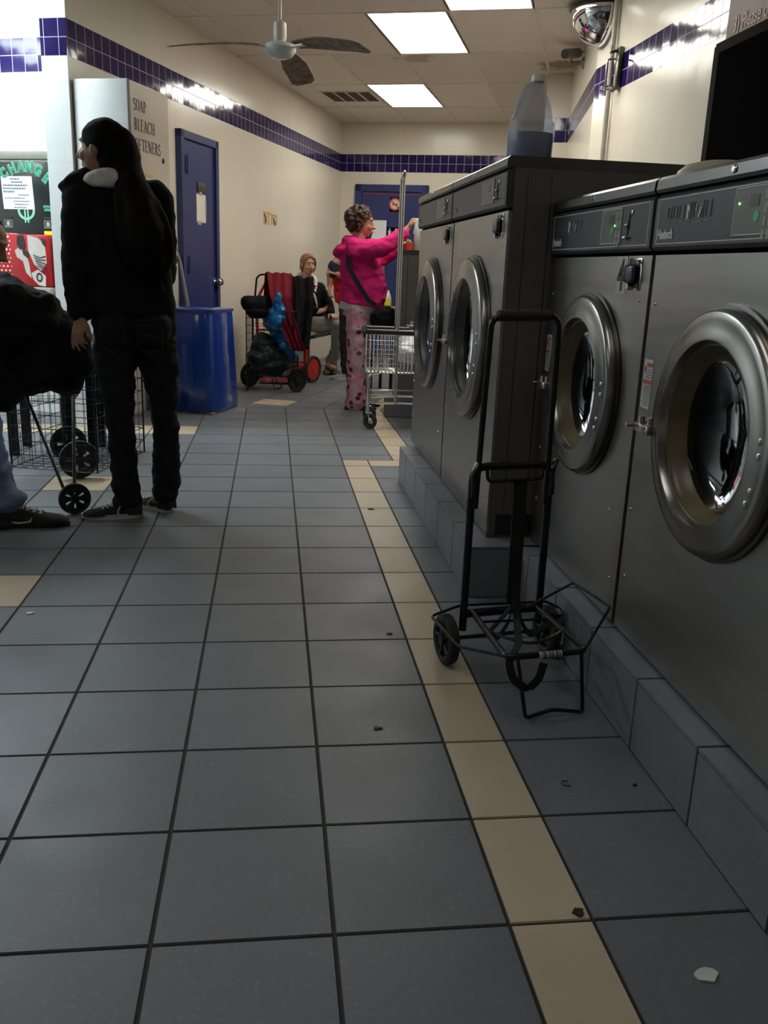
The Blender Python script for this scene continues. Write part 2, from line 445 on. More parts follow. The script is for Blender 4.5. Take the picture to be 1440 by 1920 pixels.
# turned field beyond the mitre
O2 = V((-.01, 5.82, 0))
def turned(u0, u1, v0, v1, mi):
    E1, E2 = D2 * T / cos(radians(20)) * .94, D1 * T
    pl = [O2 + D2 * (u * T) + D1 * (v * T) for u, v in ((u0 + .011, v0 + .011), (u1 - .011, v0 + .011), (u1 - .011, v1 - .011), (u0 + .011, v1 - .011))]
    ftile(clip(pl, MP + V((0, g, 0)), V((0, 1, 0))), mi)
for r in range(-6, 22):
    for k in range(-8, 12):
        if k == 1:
            turned(1, 1.45, r, r + 1, 1); turned(1.45, 2, r, r + 1, 0)
        else: turned(k, k + 1, r, r + 1, 1 if (k, r) in ((-2, 0), (-5, 1)) else 0)
box(floor_bm, -5, 5, -4.5, 13.5, -.12, -.0035)
fl = struct('floor', floor_bm, [m_floor, m_cream, m_grout], smooth=0)
for p in fl.data.polygons[-6:]: p.material_index = 2

# ------------------------------------------------------------------ walls
def wall(name, p, q, m, z0=0., z1=2.95, th=.12, side=1, u0=0.):
    p, q = V((*p, 0)), V((*q, 0)); d = q - p; L = d.length; d.normalize(); n = V((-d.y, d.x, 0)) * side
    bm = B(); vs = [bm.verts.new(x) for x in (p + V((0, 0, z0)), q + V((0, 0, z0)), q + V((0, 0, z1)), p + V((0, 0, z1)))]
    f = bm.faces.new(vs)
    b = [bm.verts.new(v.co + n * th) for v in vs]
    bm.faces.new(b[::-1])
    for i in range(4): bm.faces.new((vs[i], vs[(i + 1) % 4], b[(i + 1) % 4], b[i]))
    uv = bm.loops.layers.uv.new('UVMap')
    for f in bm.faces:
        for l in f.loops: l[uv].uv = ((l.vert.co - p).dot(d) + u0, l.vert.co.z)
    return struct(name, bm, m, smooth=0)
LC = V((.453, 10.626, 0))                               # far left corner
LP = LC - D1 * 6.16                                     # where the pillar meets the left wall
wall('wall_left', LP[:2], LC[:2], m_wall)
BE = LC + D2 * 2.75
wall('wall_back', LC[:2], BE[:2], m_wall, u0=.03)
CA = V((2.055, 7.205, 0)); CB = V((2.262, 7.128, 0))    # front face of the boxed column
wall('wall_column', CA[:2], CB[:2], m_wall, side=1, th=.1)
wall('wall_column_side', (CA - V((.0, 0, 0)) + D1 * 2.75)[:2], (CA + V((-.0, .0, 0)))[:2], m_wall, side=1, th=.1)
RB = V((1.81, 5.20, 0))
wall('wall_right_turned', CB[:2], RB[:2], m_wall, side=1)
wall('wall_right', RB[:2], (1.81, -4.4), m_wall, side=1)
# pillar and recessed wall of the left aisle
P1 = LP - D1 * .012; P0 = P1 - D2 * .178
R1_ = V((-1.93, 5.375, 0)); R0 = V((-4.6, 6.55, 0))
wall('wall_pillar', P0[:2], P1[:2], m_wallL, th=.011, u0=.075)
wall('wall_pillar_side', R1_[:2], P0[:2], m_wallL, th=.1)
wall('wall_left_aisle', R0[:2], R1_[:2], m_wallL, u0=.02)
wall('wall_left_far', (-4.6, -4.4), (-4.6, 6.6), m_wallL)
wall('wall_front', (1.81, -4.4), (-4.6, -4.4), m_wall)

# ------------------------------------------------------------------ ceiling
CO = V((.229, 5.72, CH))
def cp(a, b, z=0): return CO + D2 * (a * .61) + D1 * (b * 1.22) + V((0, 0, z))
lamps = {(0, 0): 1, (-1, 2): 1, (1, -1): 1, (-5, 0): 2, (-6, -1): 2, (-4, -2): 2, (-6, -3): 2, (2, -5): 3, (-1, -6): 3}  # dim entries beside and behind the camera are added fill, out of view
VENT = (-2, 2)
cb = B()
for a in range(-10, 7):
    for b in range(-9, 7):
        if lamps.get((a, b)) or (a, b) == VENT: continue
        k = .012; q = [cp(a, b) + D2 * k + D1 * k, cp(a + 1, b) - D2 * k + D1 * k, cp(a + 1, b + 1) - D2 * k - D1 * k, cp(a, b + 1) + D2 * k - D1 * k]
        dz = V((0, 0, random.uniform(-.001, .003)))
        vs = [cb.verts.new(p + dz) for p in q]; cb.faces.new(vs)
n_panel = len(cb.faces)
for a in range(-10, 8): xbox(cb, cp(a, -9) - D2 * .0125 - V((0, 0, CH)), D2 * .025, D1 * 1.22 * 16, 0, CH - .004, CH + .012)
for b in range(-9, 8): xbox(cb, cp(-10, b) - D1 * .0125 - V((0, 0, CH)), D2 * .61 * 17, D1 * .025, 0, CH - .003, CH + .012)
n_bar = len(cb.faces)
box(cb, -5, 5, -5, 13.5, CH + .13, CH + .2)
ce = struct('ceiling', cb, [m_ceil, m_tbar], smooth=0)
for i, p in enumerate(ce.data.polygons): p.material_index = 1 if n_panel <= i < n_bar else 0

names = {(0, 0): 'bright ceiling light panel nearest the white ceiling fan', (-1, 2): 'bright ceiling light panel farthest back, next to the air vent',
         (1, -1): 'bright ceiling light panel nearest the round security mirror',
         (-5, 0): 'cool white ceiling light panel over the aisle left of the pillar', (-6, -1): 'cool white ceiling light panel over the far left aisle',
         (-4, -2): 'cool white ceiling light panel nearest the standing person in black', (-6, -3): 'cool white ceiling light panel nearest the left boundary wall',
         (2, -5): 'added unseen dim fill panel over the near washers beside the camera', (-1, -6): 'added unseen dim fill panel behind the camera'}
for (a, b), kd in lamps.items():
    if not kd: continue
    l = thing('ceiling_light', names[(a, b)], 'ceiling light', cp(a + .5, b + .5, -.0), -radians(20), 'recessed ceiling light panels')
    bm = B(); box(bm, -.285, .285, -.59, .59, .004, .012, .002); obj('lens', bm, {1: m_lampw, 2: m_lampl, 3: m_fill}[kd], l, 0)
    bm = B()
    for s in (-1, 1):
        box(bm, s * .292 - .010, s * .292 + .010, -.60, .60, -.004, .014); box(bm, -.30, .30, s * .598 - .010, s * .598 + .010, -.0035, .0135)
    obj('frame', bm, m_tbar, l, 0)

# air vent
v = thing('ceiling_vent', 'grey louvred air vent in the ceiling beside the far light panel', 'air vent', cp(VENT[0] + .5, VENT[1] + .5), -radians(20))
bm = B(); box(bm, -.293, .293, -.598, .598, .002, .01); obj('panel', bm, m_ceil, v, 0)
bm = B()
for s in (-1, 1): box(bm, s * .27 - .015, s * .27 + .015, -.28, .28, -.006, .004); box(bm, -.27, .27, s * .27 - .015, s * .27 + .015, -.006, .004)
for x in (-.13, 0, .13): box(bm, x - .008, x + .008, -.26, .26, -.006, .002)
obj('frame', bm, m_tbar, v, 0)
bm = B(); box(bm, -.26, .26, -.26, .26, .0, .002); obj('backing', bm, mat('vent_shadow_grey', (.16, .14, .12), .8), v, 0)
bm = B()
for i in range(22):
    y = -.25 + i * .0235; poly(bm, [(-.255, y, -.004), (.255, y, -.004), (.255, y + .012, .003), (-.255, y + .012, .003)], .0012, (0, 0, 1))
obj('louvre', bm, mat('vent_slats', (.50, .46, .38), .6), v, 0)

# ------------------------------------------------------------------ washer plinths
def plinth(name, label, p0, along, depth, L, h=.188, tile=.308, ends=True):
    """tiled kerb: front face from p0 along 'along' for L, depth towards the wall"""
    a = V(along).normalized(); d = V(depth); dl = d.length; dn = d.normalized()
    bm = B(); k = .005
    xbox(bm, V(p0) + dn * .006 + a * .006, a * (L - .012), dn * (dl - .012), 0, 0, h - .004)
    n0 = len(bm.faces)
    x = 0.
    while x < L - .01:
        w = min(tile, L - x)
        xbox(bm, V(p0) + a * (x + k * .5), a * (w - k), dn * .010, 0, .003, h - .010, .0015)
        xbox(bm, V(p0) + a * (x + k * .5) - dn * .001, a * (w - k), dn * (dl * .999 if dl < .35 else .35), 0, h - .008, h, .0015)
        x += tile
    if ends:
        for e, s in ((p0, 1),):
            e = V(e); y = 0.
            while y < dl - .02:
                w = min(tile, dl - y)
                xbox(bm, e + dn * (y + k) - a * .0, dn * (w - k), a * .009, 0, .003, h - .010, .0015); y += tile
        e = V(p0) + a * (L - .009); y = 0.
        while y < dl - .02:
            w = min(tile, dl - y)
            xbox(bm, e + dn * (y + k), dn * (w - k), a * .010, 0, .003, h - .010, .0015); y += tile
    o = struct(name, bm, [m_floor, m_grout], smooth=0)
    for p in o.data.polygons[:6]: p.material_index = 1
    return o
plinth('trim_1', '', (.446, -1.6, 0), (0, 1, 0), (1.3, 0, 0), 3.20, ends=False)
plinth('trim_2', '', (.268, 1.575, 0), (0, 1, 0), (1.5, 0, 0), 1.775)
plinth('trim_3', '', (.444, 5.46, 0), D1, D2 * 1.0, 2.6, h=.175)

# ------------------------------------------------------------------ washing machines
def hole_plate(bm, y0, y1, z0, z1, cy, cz, r, x=0., n=64):
    an = [2 * pi * i / n for i in range(n)]
    for yy in (y0, y1):
        for zz in (z0, z1):
            t_ = math.atan2(zz - cz, yy - cy) % (2 * pi); i = min(range(n), key=lambda i: abs((an[i] - t_ + pi) % (2 * pi) - pi)); an[i] = t_
    inn, out = [], []
    for a in an:
        c, s = cos(a), sin(a)
        k = min(((y1 if c > 0 else y0) - cy) / c if abs(c) > 1e-9 else 1e9, ((z1 if s > 0 else z0) - cz) / s if abs(s) > 1e-9 else 1e9)
        inn.append(bm.verts.new((x, cy + r * c, cz + r * s))); out.append(bm.verts.new((x, cy + k * c, cz + k * s)))
    for i in range(n): bm.faces.new((inn[i], out[i], out[(i + 1) % n], inn[(i + 1) % n]))
def prism_y(bm, prof, y0, y1):
    """profile in xz, swept along y"""
    return poly(bm, [(x, y0, z) for x, z in prof], y1 - y0, (0, 1, 0))

def washer(label, loc, w, H, dep, dr, dz, group, lit=0, number=False, lock='open', laundry=False, rz=0., dy=0., detail=True, sticker=True, pt=.135, brand=True, side_kick=False):
    """front face lies in the plane x = 0 looking towards -x; y to the far side"""
    t = thing('washing_machine', label, 'washing machine', loc, rz, group); h = w / 2; ph = H - .037 - pt
    bm = B()                                                     # carcass
    vs = {}
    x1 = dep
    for nm, x in (('f', .012), ('b', x1)):
        for j, y in enumerate((-h, h)):
            for k, z in enumerate((.0, H - .037)): vs[nm, j, k] = bm.verts.new((x, y, z))
    for q in (('f00', 'b00', 'b01', 'f01'), ('f10', 'f11', 'b11', 'b10'), ('b00', 'b10', 'b11', 'b01'), ('f00', 'f10', 'b10', 'b00'), ('f01', 'b01', 'b11', 'f11')):
        bm.faces.new([vs[s[0], int(s[1]), int(s[2])] for s in q])
    obj('cabinet', bm, m_side, t, 0)
    bm = B(); yy = h - .004                                      # side seams and embossed panel on the near side
    box(bm, .055, .058, -h - .0012, -h, .03, H - .05); box(bm, .135, .139, -h - .0012, -h, .03, H - .05)
    tube(bm, [(.30, -h - .001, .08), (.30, -h - .001, H - .14), (.36, -h - .001, H - .10), (dep - .15, -h - .001, H - .10)], .003, 6, fillet=.05)
    obj('side_seam', bm, m_steeld, t, 30)
    if side_kick:
        bm = B(); box(bm, .03, .20, -h - .003, -h, .0, .085); obj('kick_recess', bm, m_black, t, 0)
        bm = B(); box(bm, .0, .24, -h - .006, -h + .0, -.0, .008); box(bm, .11, .118, -h - .006, -h, .01, .08); obj('base_rail', bm, m_brown, t, 0)
    bm = B(); hole_plate(bm, -h + .006, h - .006, .008, ph - .006, dy, dz, dr * .80)   # front panel, folded edges
    ed = [e for e in bm.edges if e.is_boundary and max((v.co.yz - V((0, dz, 0)).yz if False else V((v.co.y - dy, v.co.z - dz))).length for v in e.verts) > dr * .81]
    r_ = bmesh.ops.extrude_edge_only(bm, edges=ed)
    for v_ in [x for x in r_['geom'] if isinstance(x, bmesh.types.BMVert)]: v_.co.x += .03; v_.co.y *= 1.004
    obj('front_panel', bm, m_steel, t, 30)
    bm = B()                                                     # cap of the cabinet
    prism_y(bm, [(-.012, H - .037), (-.016, H - .030), (-.014, H - .008), (-.004, H), (x1, H), (x1, H - .037)], -h + .002, h - .002)
    obj('top_cap', bm, m_steeld, t, 30)
    bm = B(); lathe(bm, [(0, -.020), (.006, -.020), (.009, -.017), (.009, -.014), (.005, -.013)], (0, .035, H - .018), 'X', 14)
    obj('cap_lock', bm, m_bright, t)
    # control fascia
    bm = B(); prism_y(bm, [(-.004, ph + .004), (-.012, ph + .012), (-.012, H - .050), (-.002, H - .040), (.02, H - .040), (.02, ph + .004)], -h + .005, h - .005)
    fa = obj('control_fascia', bm, m_panel, t, 30)
    xf = -.0128; z0, z1 = ph + .018, H - .052
    bm = B(); k = .0012
    for a, b_, c, d in ((-h + .022, h - .022, z0, z0 + k * 1.6), (-h + .022, h - .022, z1 - k * 1.6, z1), (-h + .022, -h + .022 + k * 2, z0, z1), (h - .022 - k * 2, h - .022, z0, z1)):
        box(bm, xf, xf + .004, a, b_, c, d)
    obj('trim_line', bm, m_linew if lit else m_lineg, fa, 0)
    # keypad:  local y decreases towards the viewer = to the right in the picture
    ky1, ky0 = {1: (-.060, -.205), 2: (.020, -.130), 0: (-.08, -.28)}[lit] if w > .75 and brand else (.075, -.075)
    kz0, kz1 = z0 + .008, z1 - .004
    bm = B(); box(bm, xf - .0008, xf + .004, ky0, ky1, kz0, kz1); kp = obj('keypad', bm, m_keypad, t, 0)
    bm = B()
    for a, b_, c, d in ((ky0, ky1, kz0, kz0 + .002), (ky0, ky1, kz1 - .002, kz1), (ky0, ky0 + .002, kz0, kz1), (ky1 - .002, ky1, kz0, kz1)): box(bm, xf - .0014, xf, a, b_, c, d)
    obj('keypad_border', bm, m_linew if lit else m_lineg, kp, 0)
    bm = B(); box(bm, xf - .0016, xf, ky0 + .058, ky0 + .092, kz1 - .038, kz1 - .016); obj('display', bm, mat('lcd', (.02, .035, .008), .3), kp, 0)
    if lit:
        bm = B()
        for r in range(4):
            for c in range(2):
                y = ky0 + .014 + c * .017; z = kz1 - .016 - r * .0245
                box(bm, xf - .0016, xf, y - .006, y + .006, z - .010, z + .008)
        obj('button', bm, mat('button_print', (.27, .27, .24), .5), kp, 0)
        bm = B(); lathe(bm, [(0, -.0022), (.010, -.0022), (.0105, 0)], (xf, ky0 + .062, kz0 + .034), 'X', 20); obj('start_button', bm, m_greenbtn, kp)
        bm = B(); yl, zl = (ky0 + .044, kz0 + .046) if lit == 1 else (ky1 - .020, kz1 - .030)
        ell(bm, (xf - .001, yl, zl), .0028, .0028, .0028, seg=10); obj('indicator_light', bm, m_led, kp)
        bm = B()
        for i in range(6):
            z = kz1 - .022 - i * .0135
            box(bm, xf - .0013, xf, ky1 - .028, ky1 - .020, z, z + .0035)
            box(bm, xf - .0013, xf, ky1 - .042, ky1 - .036, z + .002, z + .005)
        obj('print_mark', bm, m_lineg, kp, 0)
        bm = B()                                                # pictogram row
        y = h - .075
        for i, (wd, hh) in enumerate(((.018, .026), (.020, .028), (.024, .028), (.022, .036), (.046, .036), (.024, .034))):
            zc = z1 - .034
            for a, b_, c, d in ((y - wd, y, zc - hh / 2, zc - hh / 2 + k), (y - wd, y, zc + hh / 2 - k, zc + hh / 2), (y - wd, y - wd + k, zc - hh / 2, zc + hh / 2), (y - k, y, zc - hh / 2, zc + hh / 2)): box(bm, xf - .0008, xf + .002, a, b_, c, d)
            box(bm, xf - .0008, xf + .002, y - wd, y, zc - hh / 2 - .008, zc - hh / 2 - .006)
            y -= wd + .011
        obj('pictogram', bm, m_lineg, fa, 0)
        bm = B(); y = h - .075 - .095
        box(bm, xf - .001, xf + .002, y - .010, y - .003, z1 - .052, z1 - .020); poly(bm, [(xf, y - .009, z1 - .022), (xf, y - .016, z1 - .026), (xf, y - .017, z1 - .036), (xf, y - .011, z1 - .034)], .001, (-1, 0, 0))
        obj('hand_pictogram', bm, m_linew, fa, 0); bm = B(); poly(bm, [(xf, y - .046, z1 - .022), (xf, y - .049, z1 - .026), (xf, y - .048, z1 - .036), (xf, y - .045, z1 - .034)], .001, (-1, 0, 0))
        obj('drop_pictogram', bm, m_linew, fa, 0); bm = B(); poly(bm, [(xf, y - .068, z1 - .030), (xf, y - .073, z1 - .030), (xf, y - .064, z1 - .050), (xf, y - .058, z1 - .050)], .001, (-1, 0, 0))
        obj('hand_pictogram', bm, m_linew, fa, 0)
    if brand:
        text('Huebsch', .030 if lit else .026, 'brand_lettering', m_linew if lit else m_lineg, fa, face_mtx((xf - .0004, h - .030, z0 + .012), (0, -1, 0), (0, 0, 1)), bold=.0011, sx=.78)
    # coin slide
    cy = ky0 - .048
    bm = B(); tube(bm, [(xf, cy - .006, z1 - .018), (xf, cy - .004, (z0 + z1) / 2 + .018), (xf, cy + .002, (z0 + z1) / 2), (xf, cy + .004, z0 + .026)], .0022, 8); obj('coin_slot', bm, m_black, fa)
    bm = B(); ell(bm, (xf - .004, cy + .003, (z0 + z1) / 2), .006, .0062, .0065, seg=12); ell(bm, (xf - .001, cy - .016, z1 - .020), .0012, .007, .007, seg=12); obj('coin_knob', bm, m_chrome, fa)
    bm = B(); box(bm, xf - .014, xf, cy - .012, cy + .018, z0 + .018, z0 + .0235, .0015); obj('coin_return', bm, m_bright, fa)
    # door
    R0_ = dr
    bm = B()
    lathe(bm, [(R0_ * .985, -.006), (R0_, -.012), (R0_ * .998, -.024), (R0_ * .980, -.032), (R0_ * .955, -.036), (R0_ * .90, -.0365), (R0_ * .82, -.040), (R0_ * .77, -.044), (R0_ * .745, -.0445), (R0_ * .732, -.038), (R0_ * .722, -.026), (R0_ * .71, -.012), (R0_ * .72, -.006)], (0, 0, 0), 'X', 96, True); d = obj('door', bm, m_ring, t, 50, loc=(0, dy, dz))
    bm = B()
    lathe(bm, [(R0_ * 1.0, .0), (R0_ * 1.03, -.002), (R0_ * 1.03, -.008), (R0_ * .98, -.011), (R0_ * .80, -.011), (R0_ * .80, .0)], (0, 0, 0), 'X', 72, True); obj('door_seal_ring', bm, m_steeld, d, 35)
    bm = B(); lathe(bm, [(R0_ * .722, -.026), (R0_ * .705, -.026), (R0_ * .695, -.012), (R0_ * .675, -.008), (R0_ * .665, .004), (R0_ * .65, .008), (R0_ * .64, .03), (R0_ * .71, .03), (R0_ * .725, -.01)], (0, 0, 0), 'X', 64, True); obj('gasket', bm, m_gasket if lit else m_drum, d, 50)
    bm = B(); pr_ = [(R0_ * .680 * cos(a_), -.006 + .07 * sin(a_)) for a_ in [i * pi / 2 / 9 for i in range(10)]]
    lathe(bm, pr_, (0, 0, 0), 'X', 64); obj('glass', bm, m_glass, d, 60)
    bm = B(); Rd = R0_ * .76; lathe(bm, [(Rd, .02), (Rd, .45), (.0001, .46)], (0, 0, 0), 'X', 48); obj('drum', bm, m_drum, t, loc=(0, dy, dz))
    for a_ in (pi * .96, pi * 1.0, pi * 1.10, pi * 1.14):
        bm = B(); ell(bm, (-.038, R0_ * .86 * cos(a_), R0_ * .86 * sin(a_)), .004, .006, .0085, seg=10); obj('door_bolt', bm, m_bright, d)
    # hinge on the far side
    hy = R0_ + .035; hz = -.03
    bm = B(); box(bm, -.050, -.026, R0_ * .93, R0_ + .060, hz - .018, hz + .004, .004); cyl(bm, (-.036, hy + .010, hz + .020), (-.036, hy + .010, hz - .020), .009, 14); cyl(bm, (-.020, hy + .04, hz - .006), (-.062, hy + .04, hz - .006), .006, 10)
    cyl(bm, (-.036, R0_ - .004, hz + .002), (-.036, R0_ - .004, hz + .022), .008, 12)
    obj('hinge_arm', bm, m_chrome, d, 35)
    bm = B(); box(bm, -.026, .0, hy - .004, hy + .030, hz - .024, hz + .010, .003); obj('hinge_block', bm, m_chrome, d, 35)
    if sticker:
        sy = h - .036; bm = B(); box(bm, -.0012, -.0002, sy - .028, sy + .020, -.002, .118); st = obj('warning_sticker', bm, mat('sticker_white', (.55, .54, .51), .5), t, 0); st.location.z = dz
        for z in (.104, .062):
            bm = B(); box(bm, -.0018, -.0004, sy - .026, sy + .018 - (.014 if z > .1 else 0), z - .004, z + .006); obj('orange_warning_bar', bm, m_orange, st, 0)
        bm = B()
        for i in range(11):
            z = .004 + i * .0048
            if abs(z - .062) > .008: box(bm, -.0016, -.0004, sy - .024, sy + .016 - random.random() * .010, z, z + .0016)
        for i in range(4): box(bm, -.0016, -.0004, sy - .024, sy + .006, .074 + i * .006, .0755 + i * .006)
        ell(bm, (-.0012, sy + .012, .093), .0006, .004, .009, seg=10)
        obj('sticker_print', bm, m_ink, st, 0)
    # laundry or suds behind the glass
    if laundry:
        bm = B(); random.seed(3)
        for i in range(12):
            a_ = random.uniform(-.8, .8); ell(bm, (random.uniform(.10, .22), sin(a_) * Rd * .55, -Rd * .62 + random.uniform(-.02, .05) + abs(a_) * .04), .06, .055, .045, seg=12)
        soft = blob(bm, .010, 3, .012)
        o_ = obj('laundry', soft, mat('wet_white_laundry', (.42, .42, .36), .5, bump=.6, bscale=20, dist=.02), t, loc=(0, dy, dz))
    # coin box lock
    ly = -h + .100; lz = ph - .052
    if lock:
        lk = B(); box(lk, -.003, .002, ly - .040, ly + .040, lz - .040, lz + .040, .002); lo_ = obj('lock_plate', lk, m_bright, t, 30)
        bm = B(); box(bm, -.004, -.0025, ly - .030, ly + .026, lz - .034, lz + .036); obj('lock_opening', bm, m_black, lo_, 0)
        bm = B(); box(bm, -.022, -.004, ly - .026, ly + .030, lz - .022, lz + .024, .008, 3); obj('coin_vault', bm, m_steeld if not lit else mat('blued_steel', (.10, .10, .15), .25, 1), lo_, 50)
        bm = B(); cyl(bm, (-.014, ly + .029, lz), (-.014, ly + .0325, lz), .006, 14); obj('key_hole', bm, m_bright, lo_)
        bm = B(); cyl(bm, (-.002, ly - .034, lz + .030), (-.012, ly - .034, lz + .030), .004, 10); obj('lock_pin', bm, m_bright, lo_)
        bm = B(); cyl(bm, (-.002, ly + .010, lz - .030), (-.016, ly + .010, lz - .030), .008, 12); obj('lock_bolt', bm, m_bright, lo_)
    if number:
        y_ = ly + .088; bm = B(); box(bm, -.0014, -.0002, y_ - .034, y_ + .034, lz - .050, lz + .046); nb = obj('number_sticker', bm, mat('sticker_grey', (.40, .39, .36), .5), t, 0)
        text('4', .115, 'number', m_ink, nb, face_mtx((-.0022, y_ + .028, lz - .042), (0, -1, 0), (0, 0, 1)), sx=.80, bold=.0015)
    # screws
    for y_, z_ in ((-h + .055, ph - .115), (h - .035, ph - .120), (-h + .05, .12), (h - .04, .16), (-h + .10, .30 if w < .85 else .2), (h - .03, .34)):
        bm = B(); ell(bm, (-.001, y_, z_), .003, .0045, .0045, seg=8); obj('screw', bm, m_bright, t)
    return t

def blob(bm, vox, smooth=4, disp=0., dscale=6., seed=0.):
    """fuse overlapping closed shapes into one continuous skin"""
    bmesh.ops.recalc_face_normals(bm, faces=bm.faces)
    me = bpy.data.meshes.new('b'); bm.to_mesh(me); bm.free()
    o = bpy.data.objects.new('b', me); COL.objects.link(o)
    r = o.modifiers.new('r', 'REMESH'); r.mode = 'VOXEL'; r.voxel_size = vox
    if smooth: s = o.modifiers.new('s', 'SMOOTH'); s.iterations = smooth; s.factor = .5
    dg = bpy.context.evaluated_depsgraph_get()
    out = bpy.data.meshes.new_from_object(o.evaluated_get(dg)); bpy.data.objects.remove(o)
    if disp:
        n0 = [v.normal.copy() for v in out.vertices]
        for v, n in zip(out.vertices, n0):
            p = v.co * dscale + V((seed, seed * 2, 0)); q = V((p.x, p.y, p.z * 1.7))
            v.co += n * (noise.fractal(q, 1., 2., 3) * disp)
    return out

GN = 'near front-load washers with lit panels'; GF = 'farther front-load washers on the wider plinth'
MB_ = washer('steel front-load washer numbered 4 with closed round door', (.507, 1.282, .188), .800, 1.149, .98, .260, .606, GN, lit=1, number=True, dy=-.016)
MC_ = washer('nearest steel front-load washer with pale wet laundry behind its round glass', (.507, .470, .188), .806, 1.149, .98, .260, .606, GN, lit=2, lock=None, laundry=True, dy=-.016)
MD_ = washer('taller steel front-load washer whose side faces the hand truck', (.349, 2.141, .188), .894, 1.283, 1.28, .303, .668, GF, side_kick=True, pt=.125)
ME_ = washer('taller steel front-load washer at the far end beside the wire laundry cart', (.349, 3.044, .188), .894, 1.283, 1.28, .303, .668, GF, pt=.125)
# top loader row beyond, turned 20 degrees
MF_ = washer('dark steel washer in the turned far row under the white jug', (V((.535, 5.49, .175)) + D1 * .40), .80, 1.075, .85, .25, .55, 'washers of the turned far row', rz=-radians(20), sticker=False, brand=False)
MG_ = washer('dark steel washer in the turned far row behind the woman in pink', (V((.535, 5.49, .175)) + D1 * 1.215), .80, 1.075, .85, .25, .55, 'washers of the turned far row', rz=-radians(20), sticker=False, brand=False)
# soap lids standing on the near washers
for lbl, (x, y) in (('beige round soap dispenser lid on top of washer numbered 4', (.72, 1.02)), ('beige round soap dispenser lid on top of the nearest washer', (.74, .33))):
    bm = B(); lathe(bm, [(0, .062), (.05, .060), (.085, .052), (.105, .036), (.11, .020), (.11, 0), (0, 0)], (0, 0, 0), 'Z', 40)
    o = obj('dispenser_lid', bm, m_beige, smooth=50, loc=(x, y, 1.3372)); tag(o, lbl, 'lid', 'beige lids on the near washers')

def wobj(name, bm, m, root, parent=None, smooth=40):
    """mesh drawn in world coordinates, stored in the frame of its thing"""
    bpy.context.view_layer.update()
    inv = root.matrix_world.inverted()
    if isinstance(bm, bmesh.types.BMesh): bmesh.ops.transform(bm, matrix=inv, verts=bm.verts)
    else: bm.transform(inv)
    return obj(name, bm, m, parent or root, smooth)

# ------------------------------------------------------------------ folding hand truck
ht = thing('hand_truck', 'empty black folding luggage cart with hanging strap in front of the washers', 'luggage cart', (.26, 1.0, 0))
bm = B()
tube(bm, [(.135, 1.066, .10), (.137, 1.069, .585), (.372, 1.111, .585), (.374, 1.112, .10)], .0115, 12, fillet=.04)
lower = wobj('lower_frame', bm, m_blackp, ht)
bm = B()
tube(bm, [(.146, 1.056, .47), (.158, 1.062, .994), (.355, 1.100, .998), (.362, 1.102, .47)], .0085, 12, fillet=.035)
handle = wobj('upper_handle', bm, m_blackp, ht)
bm = B(); P_ = [V((.175, 1.066, .995)).lerp(V((.325, 1.093, .998)), i / 40) for i in range(41)]
tube(bm, P_, [.0135 + .0022 * (i % 2) for i in range(41)], 14); wobj('foam_grip', bm, m_rubber, ht, handle, 30)
bm = B(); tube(bm, [(.176, 1.07, .59), (.178, 1.06, .545), (.343, 1.09, .547), (.345, 1.10, .592)], .005, 8, fillet=.015)
for x, y in ((.137, 1.060), (.372, 1.102)): tube(bm, [(x + .012, y, .60), (x - .004, y - .018, .575), (x - .002, y - .022, .505)], .0085, 8, fillet=.02)
wobj('latch_bar', bm, m_blackp, ht)
for x, y, nm in ((.088, 1.06, 0), (.408, 1.117, 1)):
    c = V((x, y, .075)); ax = V((.98, .17, 0)).normalized()
    bm = B(); lathe(bm, [(.052, -.014), (.062, -.018), (.072, -.013), (.075, 0), (.072, .013), (.062, .018), (.052, .014)], (0, 0, 0), 'X', 40, True)
    bmesh.ops.transform(bm, matrix=Matrix.Translation(c) @ Matrix.Rotation(radians(10), 4, 'Z'), verts=bm.verts)
    wh = wobj('wheel', bm, m_rubber, ht)
    bm = B(); lathe(bm, [(.053, -.010), (.053, .010), (.046, .006), (.018, .008), (.018, .016), (0, .016)], (0, 0, 0), 'X', 30); lathe(bm, [(.046, -.006), (.018, -.008), (.018, -.020), (0, -.020)], (0, 0, 0), 'X', 30)
    for k in range(5):
        a = 2 * pi * k / 5; tube(bm, [(-.009, .016 * cos(a), .016 * sin(a)), (-.009, .052 * cos(a), .052 * sin(a))], .006, 6)
    bmesh.ops.transform(bm, matrix=Matrix.Translation(c) @ Matrix.Rotation(radians(10), 4, 'Z'), verts=bm.verts)
    wobj('hub', bm, m_black, ht, wh)
bm = B(); cyl(bm, (.07, 1.057, .075), (.425, 1.12, .075), .006, 10); tube(bm, [(.137, 1.066, .150), (.374, 1.109, .150)], .0125, 10); wobj('axle', bm, m_blackp, ht)
bm = B()
tube(bm, [(.16, 1.065, .156), (.165, .703, .180), (.385, .738, .178), (.365, 1.10, .152)], .0085, 10, fillet=.03)
tube(bm, [(.160, .98, .16), (.372, 1.0, .158)], .004, 8)
wobj('platform_frame', bm, m_blackp, ht)
bm = B(); tube(bm, [(.40, 1.13, .160), (.13, 1.092, .166), (.037, 1.052, .150), (.075, .84, .150), (.17, .712, .178)], .0042, 8, fillet=.02)
tube(bm, [(.40, 1.13, .160), (.435, 1.10, .150), (.432, 1.06, .14), (.40, 1.08, .14)], .0042, 8, fillet=.01); wobj('side_guard', bm, m_blackp, ht)
bm = B(); tube(bm, [(.33, 1.085, .16), (.432, 1.00, .268), (.447, .765, .288), (.382, .742, .180)], .0038, 8, fillet=.01); wobj('folding_flap', bm, m_blackp, ht)
